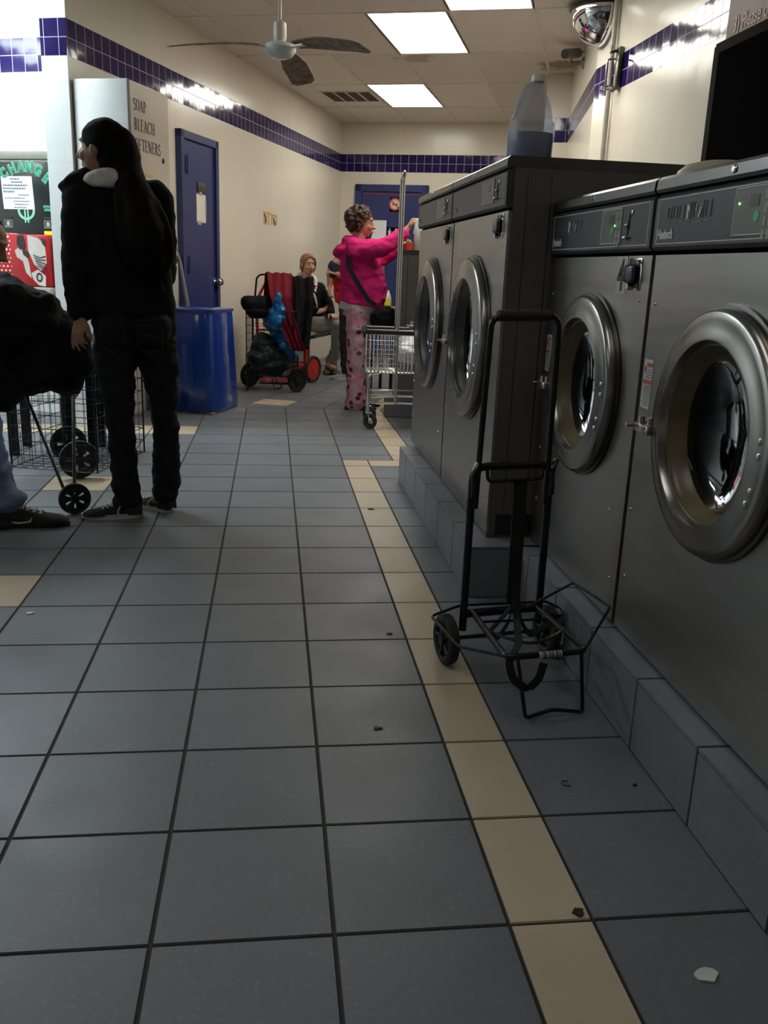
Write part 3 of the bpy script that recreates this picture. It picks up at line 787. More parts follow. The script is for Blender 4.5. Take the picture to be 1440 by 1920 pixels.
bm = B(); tube(bm, [(.195, .706, .176), (.231, .712, .0055), (.303, .723, .022), (.392, .737, .0055), (.370, .733, .176)], .0052, 8, fillet=.012); wobj('support_leg', bm, m_blackp, ht)
bm = B(); tube(bm, [(.252, .7125, .1795), (.312, .7225, .179)], .0093, 14); lb = wobj('barcode_label', bm, mat('label_white', (.50, .47, .40), .5), ht)
bm = B()
for i in range(14):
    if i in (4, 9): continue
    p = V((.258, .7135, .1794)).lerp(V((.306, .7215, .179)), i / 13); cyl(bm, p, p + V((.0014 + .0008 * (i % 3), .0003, 0)), .0096, 14)
wobj('barcode', bm, m_ink, ht, lb)
bm = B()
def strap(bm, pts, w=.019, th=.0016): tube(bm, pts, 1, 8, flat=(1, 1)) if 0 else ribbon(bm, pts, w, th)
def ribbon(bm, pts, w, th, side=V((1, .17, 0))):
    pts = round_path([V(p) for p in pts], .03); RG = []
    for i, p in enumerate(pts):
        d = (pts[min(i + 1, len(pts) - 1)] - pts[max(i - 1, 0)]).normalized(); s = (side - d * side.dot(d)); s = s.normalized() if s.length > .2 else frame(d)[0]
        n = d.cross(s).normalized(); RG.append([p + s * w + n * th, p - s * w + n * th, p - s * w - n * th, p + s * w - n * th])
    rings(bm, RG)
ribbon(bm, [(.275, 1.082, .550), (.276, 1.065, .42), (.272, 1.05, .30), (.268, 1.03, .20)], .020, .0035)
ribbon(bm, [(.262, 1.03, .24), (.258, 1.0, .16), (.215, .98, .105), (.19, .99, .12), (.225, 1.0, .155), (.262, 1.02, .19)], .010, .0015, V((.3, .9, .3)))
ribbon(bm, [(.282, 1.03, .24), (.288, 1.0, .15), (.31, .98, .115), (.36, .98, .15), (.40, .96, .17)], .011, .0015, V((.2, .9, .4)))
ribbon(bm, [(.270, 1.03, .25), (.268, .98, .17), (.225, .80, .172), (.172, .706, .170), (.182, .69, .125), (.222, .688, .098), (.25, .69, .125), (.262, .70, .165)], .010, .0015, V((.9, .0, .3)))
wobj('strap', bm, mat('black_webbing', (.006, .006, .006), .95, var=.3, scale=80), ht, None, 60)
bm = B(); tube(bm, [(.18, .93, .155), (.20, .86, .165), (.26, .80, .17), (.33, .83, .18), (.38, .90, .17), (.34, .80, .165)], .0045, 8, fillet=.04); wobj('bungee_cord', bm, m_black, ht)

# ------------------------------------------------------------------ jugs and bottles
def profile_loft(bm, secs, n=28, c=(0, 0)):
    RG = []
    for z, a, b, sx in secs:
        RG.append([V((c[0] + sx + a * math.copysign(abs(cos(t)) ** .8, cos(t)), c[1] + b * math.copysign(abs(sin(t)) ** .8, sin(t)), z)) for t in [2 * pi * i / n for i in range(n)]])
    rings(bm, RG)
jg = thing('plastic_jug', 'translucent gallon jug half full of blue liquid on top of the taller washer', 'jug', (.478, 1.97, 1.4712), radians(10))
bm = B(); profile_loft(bm, [(0, .066, .066, 0), (.006, .075, .075, 0), (.10, .076, .076, 0), (.125, .073, .073, 0), (.138, .076, .076, 0), (.150, .070, .070, 0), (.19, .058, .056, .004), (.225, .042, .040, .008), (.250, .024, .022, .012), (.262, .019, .019, .014), (.282, .018, .018, .014)])
obj('jug_body', bm, m_jug, jg, 60)
bm = B(); profile_loft(bm, [(.004, .070, .070, 0), (.008, .0735, .0735, 0), (.105, .0745, .0745, 0)]); obj('blue_liquid', bm, m_liquid, jg, 60)
bm = B(); tube(bm, [(-.0, 0, .262), (-.026, 0, .255), (-.052, 0, .20), (-.062, 0, .148)], .0105, 12, fillet=.03); obj('jug_handle', bm, m_jug, jg, 60)
bm = B(); lathe(bm, [(0, .296), (.021, .295), (.0225, .290), (.0225, .274), (.02, .272)], (.014, 0, 0), 'Z', 24); obj('cap', bm, m_white, jg)
bm = B(); lathe(bm, [(.0765, .02), (.0765, .088)], (0, 0, 0), 'Z', 20, a0=-1.25, a1=-.35); obj('label', bm, mat('blue_label', (.10, .14, .28), .5, var=.7, scale=60), jg)

def bleach_jug(name, lbl, loc, rz, s=1., body=None, capm=None, cat='jug'):
    t = thing(name, lbl, cat, loc, rz); bm = B()
    profile_loft(bm, [(0, .05 * s, .04 * s, 0), (.005 * s, .058 * s, .046 * s, 0), (.13 * s, .060 * s, .048 * s, 0), (.18 * s, .052 * s, .042 * s, 0), (.215 * s, .034 * s, .030 * s, .006 * s), (.235 * s, .018 * s, .018 * s, .010 * s), (.25 * s, .016 * s, .016 * s, .010 * s)])
    tube(bm, [(.0, 0, .235 * s), (-.045 * s, 0, .215 * s), (-.060 * s, 0, .12 * s)], .011 * s, 10, fillet=.03)
    obj('bottle_body', bm, body or m_white, t, 60)
    bm = B(); lathe(bm, [(0, .27 * s), (.018 * s, .268 * s), (.019 * s, .242 * s)], (.010 * s, 0, 0), 'Z', 18); obj('cap', bm, capm or m_white, t)
    return t
bleach_jug('bleach_jug', 'white bleach jug standing on the turned washer by the woman in pink', V((.70, 5.56, 1.250)), -.4)
cu = thing('measuring_cup', 'orange red plastic cup beside the white bleach jug', 'cup', (.610, 5.575, 1.2502))
bm = B(); lathe(bm, [(0, .001), (.028, .001), (.033, .055), (.031, .055), (.026, .004), (0, .004)], (0, 0, 0), 'Z', 24); obj('cup', bm, mat('orange_red_plastic', (.75, .06, .02), .4), cu)

# table by the turned row, with a bottle on it
tb = thing('side_table', 'small dark table holding the yellow labelled bottle', 'table', (.66, 6.95, 0), -radians(20))
bm = B(); box(bm, -.13, .10, -.24, .22, .745, .775, .006); obj('tabletop', bm, m_brown, tb)
for x in (-.11, .08):
    for y in (-.21, .19): bm = B(); box(bm, x - .014, x + .014, y - .014, y + .014, 0, .745); obj('leg', bm, m_blackp, tb)
yb = bleach_jug('detergent_bottle', 'small pale bottle with yellow label and white cap behind the woman in pink', (.615, 6.80, .7752), .3, .56, mat('pale_yellow_plastic', (.65, .62, .40), .4), m_white, 'bottle')
bm = B(); lathe(bm, [(.035, .02), (.035, .06)], (0, 0, 0), 'Z', 24); obj('label', bm, m_yellow, yb)

# ------------------------------------------------------------------ doors
def door_on_wall(origin, along, w, h, name, nrm, closer_side=1, frame_w=.06, steps=True):
    """origin at the frame's lower left corner seen from the room; nrm points into the room"""
    d = struct(name, B(), m_blue); o = V(origin); a = V(along).normalized(); n = V(nrm).normalized()
    M4 = Matrix((a, n, V((0, 0, 1)))).transposed().to_4x4(); M4.translation = o; d.matrix_world = M4
    bpy.data.meshes.remove(d.data) if 0 else None
    bm = B(); box(bm, frame_w, w - frame_w, .004, .030, .01, h - frame_w, .003); bm.to_mesh(d.data); bm.free()
    bm = B(); box(bm, 0, frame_w, -.01, .05, 0, h, .004); box(bm, w - frame_w, w, -.01, .05, 0, h, .004); box(bm, 0, w, -.01, .05, h - frame_w, h, .004); box(bm, frame_w + .006, w - frame_w - .006, .003, .008, h - frame_w - .012, h - frame_w - .004)
    obj('door_frame', bm, m_blue, d, 0)
    return d
NL = V((D2.x, D2.y, 0)); NB_ = -D1
def onleft(y_along): return LC - D1 * y_along
dl = door_on_wall(LC - D1 * 4.725, D1, .725, 2.095, 'door_1', NL)
bm = B()
for z in (1.78, 1.02, .30): box(bm, .075, .125, .030, .052, z - .0, z + .13, .006); cyl(bm, (.10, .052, z - .006), (.10, .052, z + .136), .012, 12)
obj('hinge', bm, m_blue, dl)
bm = B(); lathe(bm, [(.034, .030), (.034, .036), (.013, .040), (.012, .062), (.030, .072), (.034, .090), (.026, .102), (0, .106)], (.645, 0, .95), 'Y', 28); obj('door_knob', bm, m_bright, dl)
bm = B(); box(bm, .32, .47, .030, .038, 1.665, 1.735, .002); obj('name_plate', bm, m_brown, dl)
bm = B(); box(bm, .295, .475, .030, .0335, 1.425, 1.645); nt = obj('paper_notice', bm, m_paper, dl, 0)
bm = B(); box(bm, .355, .405, .0335, .0345, 1.635, 1.665); box(bm, .31, .38, .0335, .0345, 1.405, 1.435); box(bm, .462, .485, .0335, .0345, 1.49, 1.60); obj('tape', bm, mat('clear_tape', (.35, .36, .40), .3), nt, 0)

s0 = .20; db = door_on_wall(LC + D2 * (s0 + .945), -D2, .945, 2.138, 'door_2', NB_, frame_w=.085)
bm = B(); box(bm, .10, .84, .030, .034, 2.02, 2.028); obj('weather_strip', bm, m_red, db, 0)
# x runs right-to-left here because the door is seen from the room
def bx(s): return .945 - (s - s0)
def onback(x0, x1, z0, z1, d0, d1, name, m, par):
    bm = B(); box(bm, bx(x1), bx(x0), d0, d1, z0, z1); return obj(name, bm, m, par, 0)
onback(.655, .79, 1.815, 1.99, .030, .034, 'sign_backing', m_tv, db)
c = (bx(.722), .0345, 1.905)
bm = B(); lathe(bm, [(0, .0345), (.075, .0345), (.075, .037), (0, .037)], (c[0], 0, c[2]), 'Y', 36); ns = obj('no_smoking_sign', bm, mat('sign_pale', (.62, .55, .48), .5), db)
bm = B(); lathe(bm, [(.058, .037), (.074, .037), (.074, .0395), (.058, .0395)], (c[0], 0, c[2]), 'Y', 36, True)
poly(bm, [(c[0] + .046, .0375, c[2] + .052), (c[0] + .056, .0375, c[2] + .040), (c[0] - .046, .0375, c[2] - .052), (c[0] - .056, .0375, c[2] - .040)], .002, (0, 1, 0)); obj('red_prohibition_ring', bm, mat('sign_red', (.60, .05, .02), .5), ns)
bm = B(); box(bm, c[0] - .038, c[0] + .034, .0372, .038, c[2] - .008, c[2] + .006); tube(bm, [(c[0] - .034, .038, c[2] + .010), (c[0] - .040, .038, c[2] + .020), (c[0] - .030, .038, c[2] + .030)], .002, 6); obj('cigarette_pictogram', bm, m_ink, ns, 0)
onback(.42, .62, 1.36, 1.71, .030, .033, 'white_notice', m_paperw, db)
wc = onback(.625, .785, 1.48, 1.63, .030, .034, 'restroom_sign', m_tv, db)
bm = B()
for s, sk in ((.665, 0), (.745, 1)):
    x = bx(s); ell(bm, (x, .035, 1.606), .009, .002, .011, seg=12)
    poly(bm, [(x - .020, .034, 1.590), (x + .020, .034, 1.590), (x + (.028 if sk else .016), .034, 1.535), (x + .010, .034, 1.535), (x + .009, .034, 1.495), (x - .009, .034, 1.495), (x - .010, .034, 1.535), (x - (.028 if sk else .016), .034, 1.535)], .002, (0, 1, 0))
obj('restroom_figure', bm, mat('figure_white', (.6, .62, .66), .5), wc, 0)

# ------------------------------------------------------------------ things on the left wall
def leftf(s, z=0., off=0.):   # s metres from the far corner, off into the room
    return LC - D1 * s + NL * off + V((0, 0, z))
ML = lambda s: Matrix.Translation(leftf(s)) @ Matrix.Rotation(-radians(20), 4, 'Z')
def lthing(name, lbl, cat, s, z=0., off=0.):
    return thing(name, lbl, cat, leftf(s, z, off), -radians(20))     # local x into the room, y towards the far corner
tp = lthing('wall_tape', 'yellowed tape outline with dark scratches left on the left wall', 'tape', 2.63, 1.50)
bm = B()
for y0, y1, z0, z1 in ((-.17, .05, .10, .118), (-.16, -.14, .0, .11), (-.02, -.006, -.01, .10), (.05, .22, .085, .105), (.055, .07, .0, .1), (.20, .218, .02, .1), (-.14, -.03, .008, .1)):
    if (y0, y1) == (-.14, -.03): continue
    box(bm, .0004, .003, y0, y1, z0, z1)
obj('tape_strip', bm, m_tape, tp, 0)
bm = B(); box(bm, .0005, .002, -.14, -.02, .0, .10); box(bm, .0005, .002, .06, .20, .02, .09); obj('tape_residue', bm, mat('tape_residue', (.60, .46, .26), .6, var=.2, scale=30), tp, 0)
bm = B(); tube(bm, [(.006, -.150, .09), (.012, -.125, .055), (.006, -.12, .01)], .005, 6); tube(bm, [(.006, .10, .07), (.012, .13, .03), (.008, .17, .008)], .005, 6); obj('bent_hook', bm, m_brown, tp)

# soap dispensing cabinet: lettered side faces the hall
SO = V((-1.657, 4.829, 0)); SD = V(LP - LC).normalized()
sc = thing('soap_cabinet', 'tall pale vending cabinet lettered SOAP BLEACH SOFTENERS fixed to the left wall', 'vending cabinet', (SO.x + D1.x * .02, SO.y + D1.y * .02, 0), -radians(20))
bm = B(); box(bm, .014, .378, .002, .53, .62, 2.165, .006); obj('cabinet', bm, m_cabinet, sc, 30)
bm = B(); box(bm, .372, .386, .012, .528, .64, 2.155, .002); pn = obj('lettered_panel', bm, mat('cream_panel', (.52, .45, .37), .35, var=.04, scale=3), sc, 0)
bm = B(); box(bm, .376, .389, .004, .012, .62, 2.16); obj('panel_edge', bm, m_brown, sc, 0)

# roman capitals drawn as strokes: ((x0,y0,x1,y1,width0[,width1]) ...), unit height
RO = {
 'S': [('c', .26, .74, .17, .23, 20, 290, .05, .10), ('c', .26, .27, .20, .25, -160, 100, .10, .05)],
 'O': [('c', .36, .5, .30, .46, 0, 360, .05, .11)],
 'A': [(.10, 0, .34, 1, .045), (.34, 1, .62, 0, .105), (.18, .34, .50, .34, .04), (0, .015, .20, .015, .03), (.50, .015, .74, .015, .03)],
 'P': [(.14, 0, .14, 1, .10), ('c', .20, .74, .26, .245, -90, 90, .04, .09), (.03, .985, .22, .985, .035), (.03, .015, .27, .015, .035)],
 'B': [(.14, 0, .14, 1, .10), ('c', .20, .76, .22, .225, -90, 90, .04, .09), ('c', .20, .275, .27, .26, -90, 90, .04, .10), (.03, .985, .22, .985, .035), (.03, .015, .22, .015, .035)],
 'L': [(.14, 0, .14, 1, .10), (.03, .015, .50, .015, .035), (.50, .0, .53, .18, .03), (.03, .985, .26, .985, .03)],
 'E': [(.14, 0, .14, 1, .10), (.03, .015, .48, .015, .035), (.03, .985, .46, .985, .035), (.14, .52, .36, .52, .035), (.48, .0, .51, .17, .03), (.46, 1., .48, .84, .03), (.36, .44, .36, .6, .03)],
 'C': [('c', .36, .5, .31, .47, 45, 315, .04, .10), (.56, .98, .57, .75, .03)],
 'H': [(.14, 0, .14, 1, .10), (.60, 0, .60, 1, .10), (.14, .5, .60, .5, .035), (.03, .985, .26, .985, .03), (.03, .015, .26, .015, .03), (.48, .985, .72, .985, .03), (.48, .015, .72, .015, .03)],
 'F': [(.14, 0, .14, 1, .10), (.03, .985, .46, .985, .035), (.14, .52, .36, .52, .035), (.46, 1., .48, .82, .03), (.36, .44, .36, .6, .03), (.03, .015, .27, .015, .03)],
 'T': [(.30, 0, .30, 1, .10), (.04, .985, .56, .985, .035), (.04, 1., .02, .80, .03), (.56, 1., .58, .80, .03), (.18, .015, .42, .015, .03)],
 'N': [(.12, 0, .12, 1, .045), (.12, .98, .60, .02, .11), (.60, 0, .60, 1, .045), (.0, .985, .14, .985, .03), (.03, .015, .22, .015, .03), (.50, .985, .70, .985, .03)],
 'R': [(.14, 0, .14, 1, .10), ('c', .20, .75, .23, .235, -90, 90, .04, .09), (.28, .52, .56, .02, .10), (.03, .985, .22, .985, .035), (.03, .015, .26, .015, .03), (.50, .015, .66, .015, .03)]}
RW = dict(S=.52, O=.74, A=.70, P=.56, B=.60, L=.56, E=.58, C=.68, H=.76, F=.54, T=.60, N=.74, R=.64)
def roman(word, size, mtx, name, m, parent, th=.0008):
    bm = B(); x = 0.
    for ch in word:
        for st in RO[ch]:
            if st[0] == 'c':
                _, cx, cy, rx, ry, a0, a1, w0, w1 = st; n = 22; RG = []
                for i in range(n + 1):
                    a = radians(a0 + (a1 - a0) * i / n); w = (w0 + (w1 - w0) * abs(cos(a))) * .70
                    o_ = V((x + cx + rx * cos(a), cy + ry * sin(a), 0)); d = V((cos(a), sin(a), 0))
                    RG.append([o_ + d * w, o_ + d * w + V((0, 0, .02)), o_ - d * w + V((0, 0, .02)), o_ - d * w])
                rings(bm, RG)
            else:
                a, b = V((x + st[0], st[1], 0)), V((x + st[2], st[3], 0)); d = (b - a).normalized(); s = V((-d.y, d.x, 0)) * st[4] * .72
                poly(bm, [a + s, b + s, b - s, a - s], .02, (0, 0, 1))
        x += RW[ch] + .06
    bmesh.ops.transform(bm, matrix=mtx @ Matrix.Diagonal((size * .92, size, .03, 1)), verts=bm.verts)
    return obj(name, bm, m, parent, 0)
for wd, z, sz, off in (('SOAP', 2.000, .066, .055), ('BLEACH', 1.885, .070, .060), ('SOFTENERS', 1.770, .070, .020)):
    roman(wd, sz, face_mtx((.3868, off, z), (0, 1, 0), (0, 0, 1)), 'lettering', m_ink, pn)
bm = B(); box(bm, .3865, .3885, .19, .27, 1.625, 1.642); obj('yellow_sticker', bm, mat('gold_sticker', (.55, .38, .05), .5), pn, 0)
bm = B(); box(bm, .3865, .3875, .19, .45, 1.555, 1.561); ell(bm, (.388, .40, 1.47), .003, .007, .007, seg=10); ell(bm, (.388, .435, 1.745), .008, .014, .018, seg=12); ell(bm, (.388, .46, 1.37), .003, .007, .007, seg=10); obj('fixing_mark', bm, m_brown, pn)

# latch bracket and broom handle between cabinet and door
br = thing('push_broom', 'broom with green bristles standing on the floor left of the blue bin', 'broom', (-1.19, 5.33, 0))
bm = B(); tube(bm, [(-1.195, 5.32, .10), (-1.225, 5.37, .72)], .010, 10); wobj('broom_handle', bm, mat('grey_handle', (.30, .30, .28), .5), br)
mp_ = thing('leaning_pole', 'pale grey tapered pole leaning on the wall left of the blue door', 'pole', (-1.04, 6.27, 0))
bm = B(); tube(bm, [(-1.03, 6.25, .0), (-1.085, 6.16, .72), (-1.135, 6.075, 1.10), (-1.160, 6.075, 1.21)], [.016, .015, .010, .002], 10); wobj('pole', bm, bpy.data.materials['grey_handle'], mp_)
bm = B(); box(bm, -1.26, -1.13, 5.29, 5.345, .07, .12, .012); hd_ = wobj('broom_head', bm, mat('green_plastic', (.02, .16, .08), .5), br)
bm = B(); random.seed(5)
for i in range(90):
    x = random.uniform(-1.255, -1.135); y = random.uniform(5.295, 5.34); tube(bm, [(x, y, .08), (x + (x + 1.195) * .35, y - .012, .003)], .0022, 4)
wobj('bristles', bm, mat('green_bristle', (.01, .22, .10), .7), br)
lt = lthing('latch_bracket', 'small grey metal bracket on the wall left of the blue door', 'bracket', 4.80, 1.12)
bm = B(); box(bm, 0, .02, -.14, .06, -.015, .015, .004); box(bm, 0, .035, -.02, .0, -.03, .03, .004); obj('plate', bm, m_steeld, lt)

# ------------------------------------------------------------------ blue bin
bn = thing('trash_bin', 'tall glossy blue enamel bin standing between the standing person and the clothes carts', 'bin', (-1.012, 5.735, 0), -radians(20))
def chamfer(w, d, c): return [(-w + c, -d), (w - c, -d), (w, -d + c), (w, d - c), (w - c, d), (-w + c, d), (-w, d - c), (-w, -d + c)]
bm = B(); rings(bm, [[V((x, y, z)) for x, y in chamfer(w, d, c)] for z, w, d, c in ((.012, .272, .262, .060), (.03, .276, .266, .060), (.74, .245, .236, .055), (.752, .240, .231, .052))])
bmesh.ops.bevel(bm, geom=[e for e in bm.edges], offset=.010, segments=2, affect='EDGES'); obj('bin_body', bm, m_bin, bn, 40)
bm = B(); rings(bm, [[V((x, y, z)) for x, y in chamfer(w, d, .05)] for z, w, d in ((.748, .246, .237), (.768, .250, .241), (.776, .240, .231))]); obj('lid', bm, m_bin, bn, 40)
bm = B(); box(bm, -.262, .262, -.25, .25, .0, .016, .004); obj('base_rim', bm, mat('scuffed_base', (.30, .22, .16), .7, var=.5, scale=30), bn)

# ------------------------------------------------------------------ change machine, bag, ledge
AD = (R1_ - R0).normalized(); AN = V((AD.y, -AD.x, 0))                  # along the recessed wall, into the room
rza = math.atan2(AD.y, AD.x)
cm = thing('change_machine', 'black change machine with green CHANGE lettering set into the left aisle wall', 'change machine', R1_ - AD * .315 + AN * .007, rza)
bm = B(); box(bm, -.345, .385, -.055, .05, .90, 1.79, .004); obj('machine_body', bm, mat('grey_enamel', (.22, .23, .20), .4), cm)
bm = B(); box(bm, -.325, .375, -.064, -.05, .92, 1.715, .002); fc = obj('front_glass', bm, mat('black_glass', (.012, .015, .014), .22), cm)
bm = B(); box(bm, -.345, .385, -.068, -.052, 1.735, 1.785, .003); box(bm, -.345, .385, -.062, -.052, 1.715, 1.73, .002); obj('top_strip', bm, mat('olive_metal', (.23, .23, .19), .4), cm)
for k, (ch, a) in enumerate(zip('CHANGE', (38, 24, 8, -6, -26, -44))):
    px, pz = ((.0, 1.645), (.072, 1.675), (.143, 1.692), (.212, 1.690), (.281, 1.665), (.343, 1.618))[k]
    for nm, bo, mm, yy in (('letter_edge', .013, m_greenl, -.0655), ('letter', .004, m_green, -.068)):
        mt = face_mtx((px, yy, pz), (cos(radians(a)), 0, sin(radians(a))), (-sin(radians(a)), 0, cos(radians(a))))
        text(ch, .092, nm, mm, fc, mt @ Matrix.Translation((0, -.033, 0)), bold=bo * .5, align='CENTER', sx=.82)
bm = B(); k = 28
for r0, r1, cz in ((.052, .070, 1.405),):
    RG = []
    for i in range(k + 1):
        a = radians(-200 + 290 * i / k); RG.append([V((.165 + r * cos(a), y, cz + r * .9 * sin(a))) for r, y in ((r0, -.064), (r0, -.067), (r1, -.067), (r1, -.064))])
    rings(bm, RG)
    RG = []
    for i in range(k + 1):
        a = radians(-20 - 290 * i / k + 20 + 340); RG.append([V((.165 + r * cos(a), y, cz + .115 + r * .8 * sin(a))) for r, y in ((r0, -.064), (r0, -.067), (r1, -.067), (r1, -.064))])
    rings(bm, RG)
for x in (.153, .177): box(bm, x - .006, x + .006, -.0665, -.064, 1.325, 1.585)
obj('dollar_sign', bm, m_greenl, fc, 0)
bm = B(); box(bm, -.025, .225, -.0675, -.064, 1.412, 1.626)
for v_ in bm.verts:
    if v_.co.z < 1.5: v_.co.x += .01
nt_ = obj('taped_note', bm, m_paperw, cm, 0)
random.seed(11); bm = B()
for i, (x0, x1) in enumerate(((.05, .13), (.06, .15), (-.01, .19), (-.01, .17), (-.01, .08), (.11, .20), (.0, .16), (.07, .20), (.08, .19), (.07, .17))):
    z = 1.608 - i * .0205; x = x0
    while x < x1:
        w = random.uniform(.008, .02); box(bm, x, min(x + w, x1), -.0685, -.0672, z - .005 + (i > 4) * .002, z + .006 - (i > 4) * .003); x += w + .004
obj('note_print', bm, mat('grey_ink', (.16, .17, .19), .7), nt_, 0)
for x in (.012, .336):
    bm = B(); box(bm, x - .034, x + .034, -.067, -.063, 1.290, 1.342); sl = obj('bill_slot', bm, mat('bill_green_frame', (.16, .26, .19), .5), cm, 0)
    bm = B(); box(bm, x - .028, x + .028, -.0685, -.066, 1.297, 1.336); box(bm, x - .034, x + .034, -.0685, -.064, 1.348, 1.364); obj('slot_shadow_plate', bm, m_ink, sl, 0)
    bm = B(); ell(bm, (x, -.068, 1.318), .016, .002, .015, seg=14); box(bm, x - .024, x + .024, -.0695, -.068, 1.300, 1.304); obj('bill_portrait', bm, mat('bill_print', (.30, .40, .30), .5), sl, 0)
bm = B(); box(bm, .304, .370, -.067, -.063, 1.424, 1.441); box(bm, .310, .366, -.067, -.063, 1.402, 1.420); obj('green_badge', bm, mat('badge_green', (.05, .30, .20), .5, var=.4, scale=80), cm, 0)
bm = B(); box(bm, .302, .374, -.070, -.063, 1.248, 1.273); obj('yellow_tag', bm, m_yellow, cm, 0)
bg = thing('tote_bag', 'red tote bag with white polka dots and a cream abstract panel below the CHANGE sign', 'bag', R1_ - AD * .30 + AN * .13 + V((0, 0, .905)), rza)
bm = B(); box(bm, -.30, .09, -.05, .05, .0, .345, .010); obj('dotted_side', bm, m_dots, bg)
def sq(bm): bmesh.ops.transform(bm, matrix=Matrix.Translation((.164, 0, 0)) @ Matrix.Diagonal((.68, 1, .86, 1)), verts=bm.verts)
bm = B(); box(bm, -.118, .335, -.055, .05, .0, .395, .012); sq(bm)
bag = obj('red_front', bm, mat('red_vinyl', (.42, .008, .012), .35, var=.12), bg)
bm = B()
for pl_ in ([(.10, .39), (.22, .37), (.30, .32), (.31, .18), (.24, .12), (.16, .17), (.10, .27)], [(-.06, .27), (.0, .30), (.06, .26), (.10, .18), (.12, .06), (.06, .10), (.03, .19), (-.04, .22)], [(.12, .10), (.20, .13), (.29, .08), (.28, .0), (.20, .01), (.14, .05)]):
    poly(bm, [(x, -.0555, z) for x, z in pl_], .0015, (0, -1, 0))
sq(bm); obj('cream_pattern', bm, mat('cream_print', (.62, .55, .50), .5), bag, 0)
bm = B()
for pl_ in ([(-.02, .38), (.05, .39), (.07, .33), (.06, .28), (.0, .28), (-.03, .32)], [(.26, .37), (.31, .36), (.31, .30), (.27, .33)], [(.03, .275), (.09, .27), (.12, .24), (.08, .22), (.04, .24)]):
    poly(bm, [(x, -.058, z) for x, z in pl_], .0015, (0, -1, 0))
for a_ in range(5): tube(bm, [(.16 + .01 * a_, -.058, .24 - .02 * a_), (.24, -.058, .22 - .018 * a_), (.30, -.058, .235 - .03 * a_)], .004, 6)
lathe(bm, [(.022, -.0575), (.036, -.0575), (.036, -.0595), (.022, -.0595)], (.215, 0, .07), 'Y', 20, True)
sq(bm); obj('black_pattern', bm, m_ink, bag, 0)
lg = thing('counter_ledge', 'beige ledge below the tote bag beside the tiled pillar', 'ledge', R1_ - AD * .30 + AN * .10, rza)
bm = B(); box(bm, -.5, .40, -.10, .085, .855, .90, .006); obj('ledge_top', bm, m_beige, lg)
bm = B(); box(bm, -.5, .40, .03, .085, .70, .855, .004); obj('bracket', bm, m_beige, lg)

# ------------------------------------------------------------------ things on the right wall
tv = thing('television', 'dark flat television mounted on the wall above the near washers', 'television', (1.81, 2.70, 0))
bm = B(); box(bm, -.055, -.001, -.62, .62, 1.42, 2.225, .006); obj('back_box', bm, m_tvb, tv)
bm = B(); box(bm, -.10, -.055, -.56, .515, 1.44, 2.215, .008); sf = obj('casing', bm, m_tvb, tv)
bm = B(); box(bm, -.1025, -.0995, -.50, .465, 1.50, 2.165, .001); obj('screen', bm, m_tv, tv, 0)
sg = thing('notice_board', 'brown lettered notice board above the television', 'sign', (1.81, 2.75, 2.235))
bm = B(); box(bm, -.014, -.001, -.60, .545, .0, .50, .003); bd = obj('board', bm, m_signb, sg)
text('3) Please do not', .098, 'lettering', m_signt, bd, face_mtx((-.0155, .475, .035), (0, -1, 0), (0, 0, 1)), bold=.002, sx=.72)
text('Oxyclean', .078, 'lettering', mat('red_lettering', (.45, .10, .10), .6), bd, face_mtx((-.0155, .35, .165), (0, -1, 0), (0, 0, 1)), bold=.002, sx=.8, shear=.2)
mr = thing('convex_mirror', 'quarter dome security mirror with black rim high on the right wall', 'mirror', (1.808, 5.10, 2.835))
bm = B(); n = 22
def sph(a, b, r=.222): return V((-r * cos(b) * cos(a), r * cos(b) * sin(a), -r * sin(b)))
g_ = [[bm.verts.new(sph(-pi / 2 + pi * i / n, pi / 2 * j / 14) + V((-.012, 0, 0))) for i in range(n + 1)] for j in range(15)]
for j in range(14):
    for i in range(n): bm.faces.new((g_[j][i], g_[j][i + 1], g_[j + 1][i + 1], g_[j + 1][i]))
bmesh.ops.remove_doubles(bm, verts=bm.verts, dist=.0005)
obj('mirror_dome', bm, m_mirror, mr, 80)
bm = B(); tube(bm, [sph(-pi / 2 + pi * i / 30, 0, .224) + V((-.012, 0, .004)) for i in range(31)], .011, 8); obj('rim', bm, m_black, mr)
bm = B(); lathe(bm, [(0, -.012), (.228, -.012), (.228, -.001), (0, -.001)], (0, 0, 0), 'X', 40, a0=pi, a1=2 * pi); obj('back_plate', bm, mat('mirror_back', (.28, .25, .21), .5), mr)
pp = tag(obj('conduit_pipe', cyl(B(), (0, 0, 1.30), (0, 0, 2.87), .017, 18), mat('painted_conduit', (.42, .39, .34), .4), loc=(1.782, 4.835, 0)), 'grey vertical conduit pipe running down the right wall below the round mirror', 'pipe')
hk = thing('wall_holder', 'greenish glass and metal holder fixed over the blue tile band', 'wall bracket', (1.81, 4.72, 2.28))
bm = B(); box(bm, -.035, -.001, -.03, .03, .0, .25, .006); tube(bm, [(-.03, 0, .23), (-.075, .01, .22), (-.07, .02, .26)], .010, 8); obj('backing_bar', bm, mat('olive_steel', (.12, .12, .09), .3, .8), hk)
bm = B(); tube(bm, [(-.04, .0, .18), (-.09, .02, .18), (-.09, .02, .02), (-.04, 0, .02)], .006, 8, fillet=.02); tube(bm, [(-.05 + .04 * cos(a) - .03, .02 + .04 * sin(a), .01) for a in [2 * pi * i / 16 for i in range(16)]], .005, 6, closed=True); obj('wire_loop', bm, m_chrome, hk)
sk = thing('security_camera', 'small grey bullet security camera bracketed to the turned right wall', 'camera', (2.033, 6.15, 2.741), -radians(13.2))
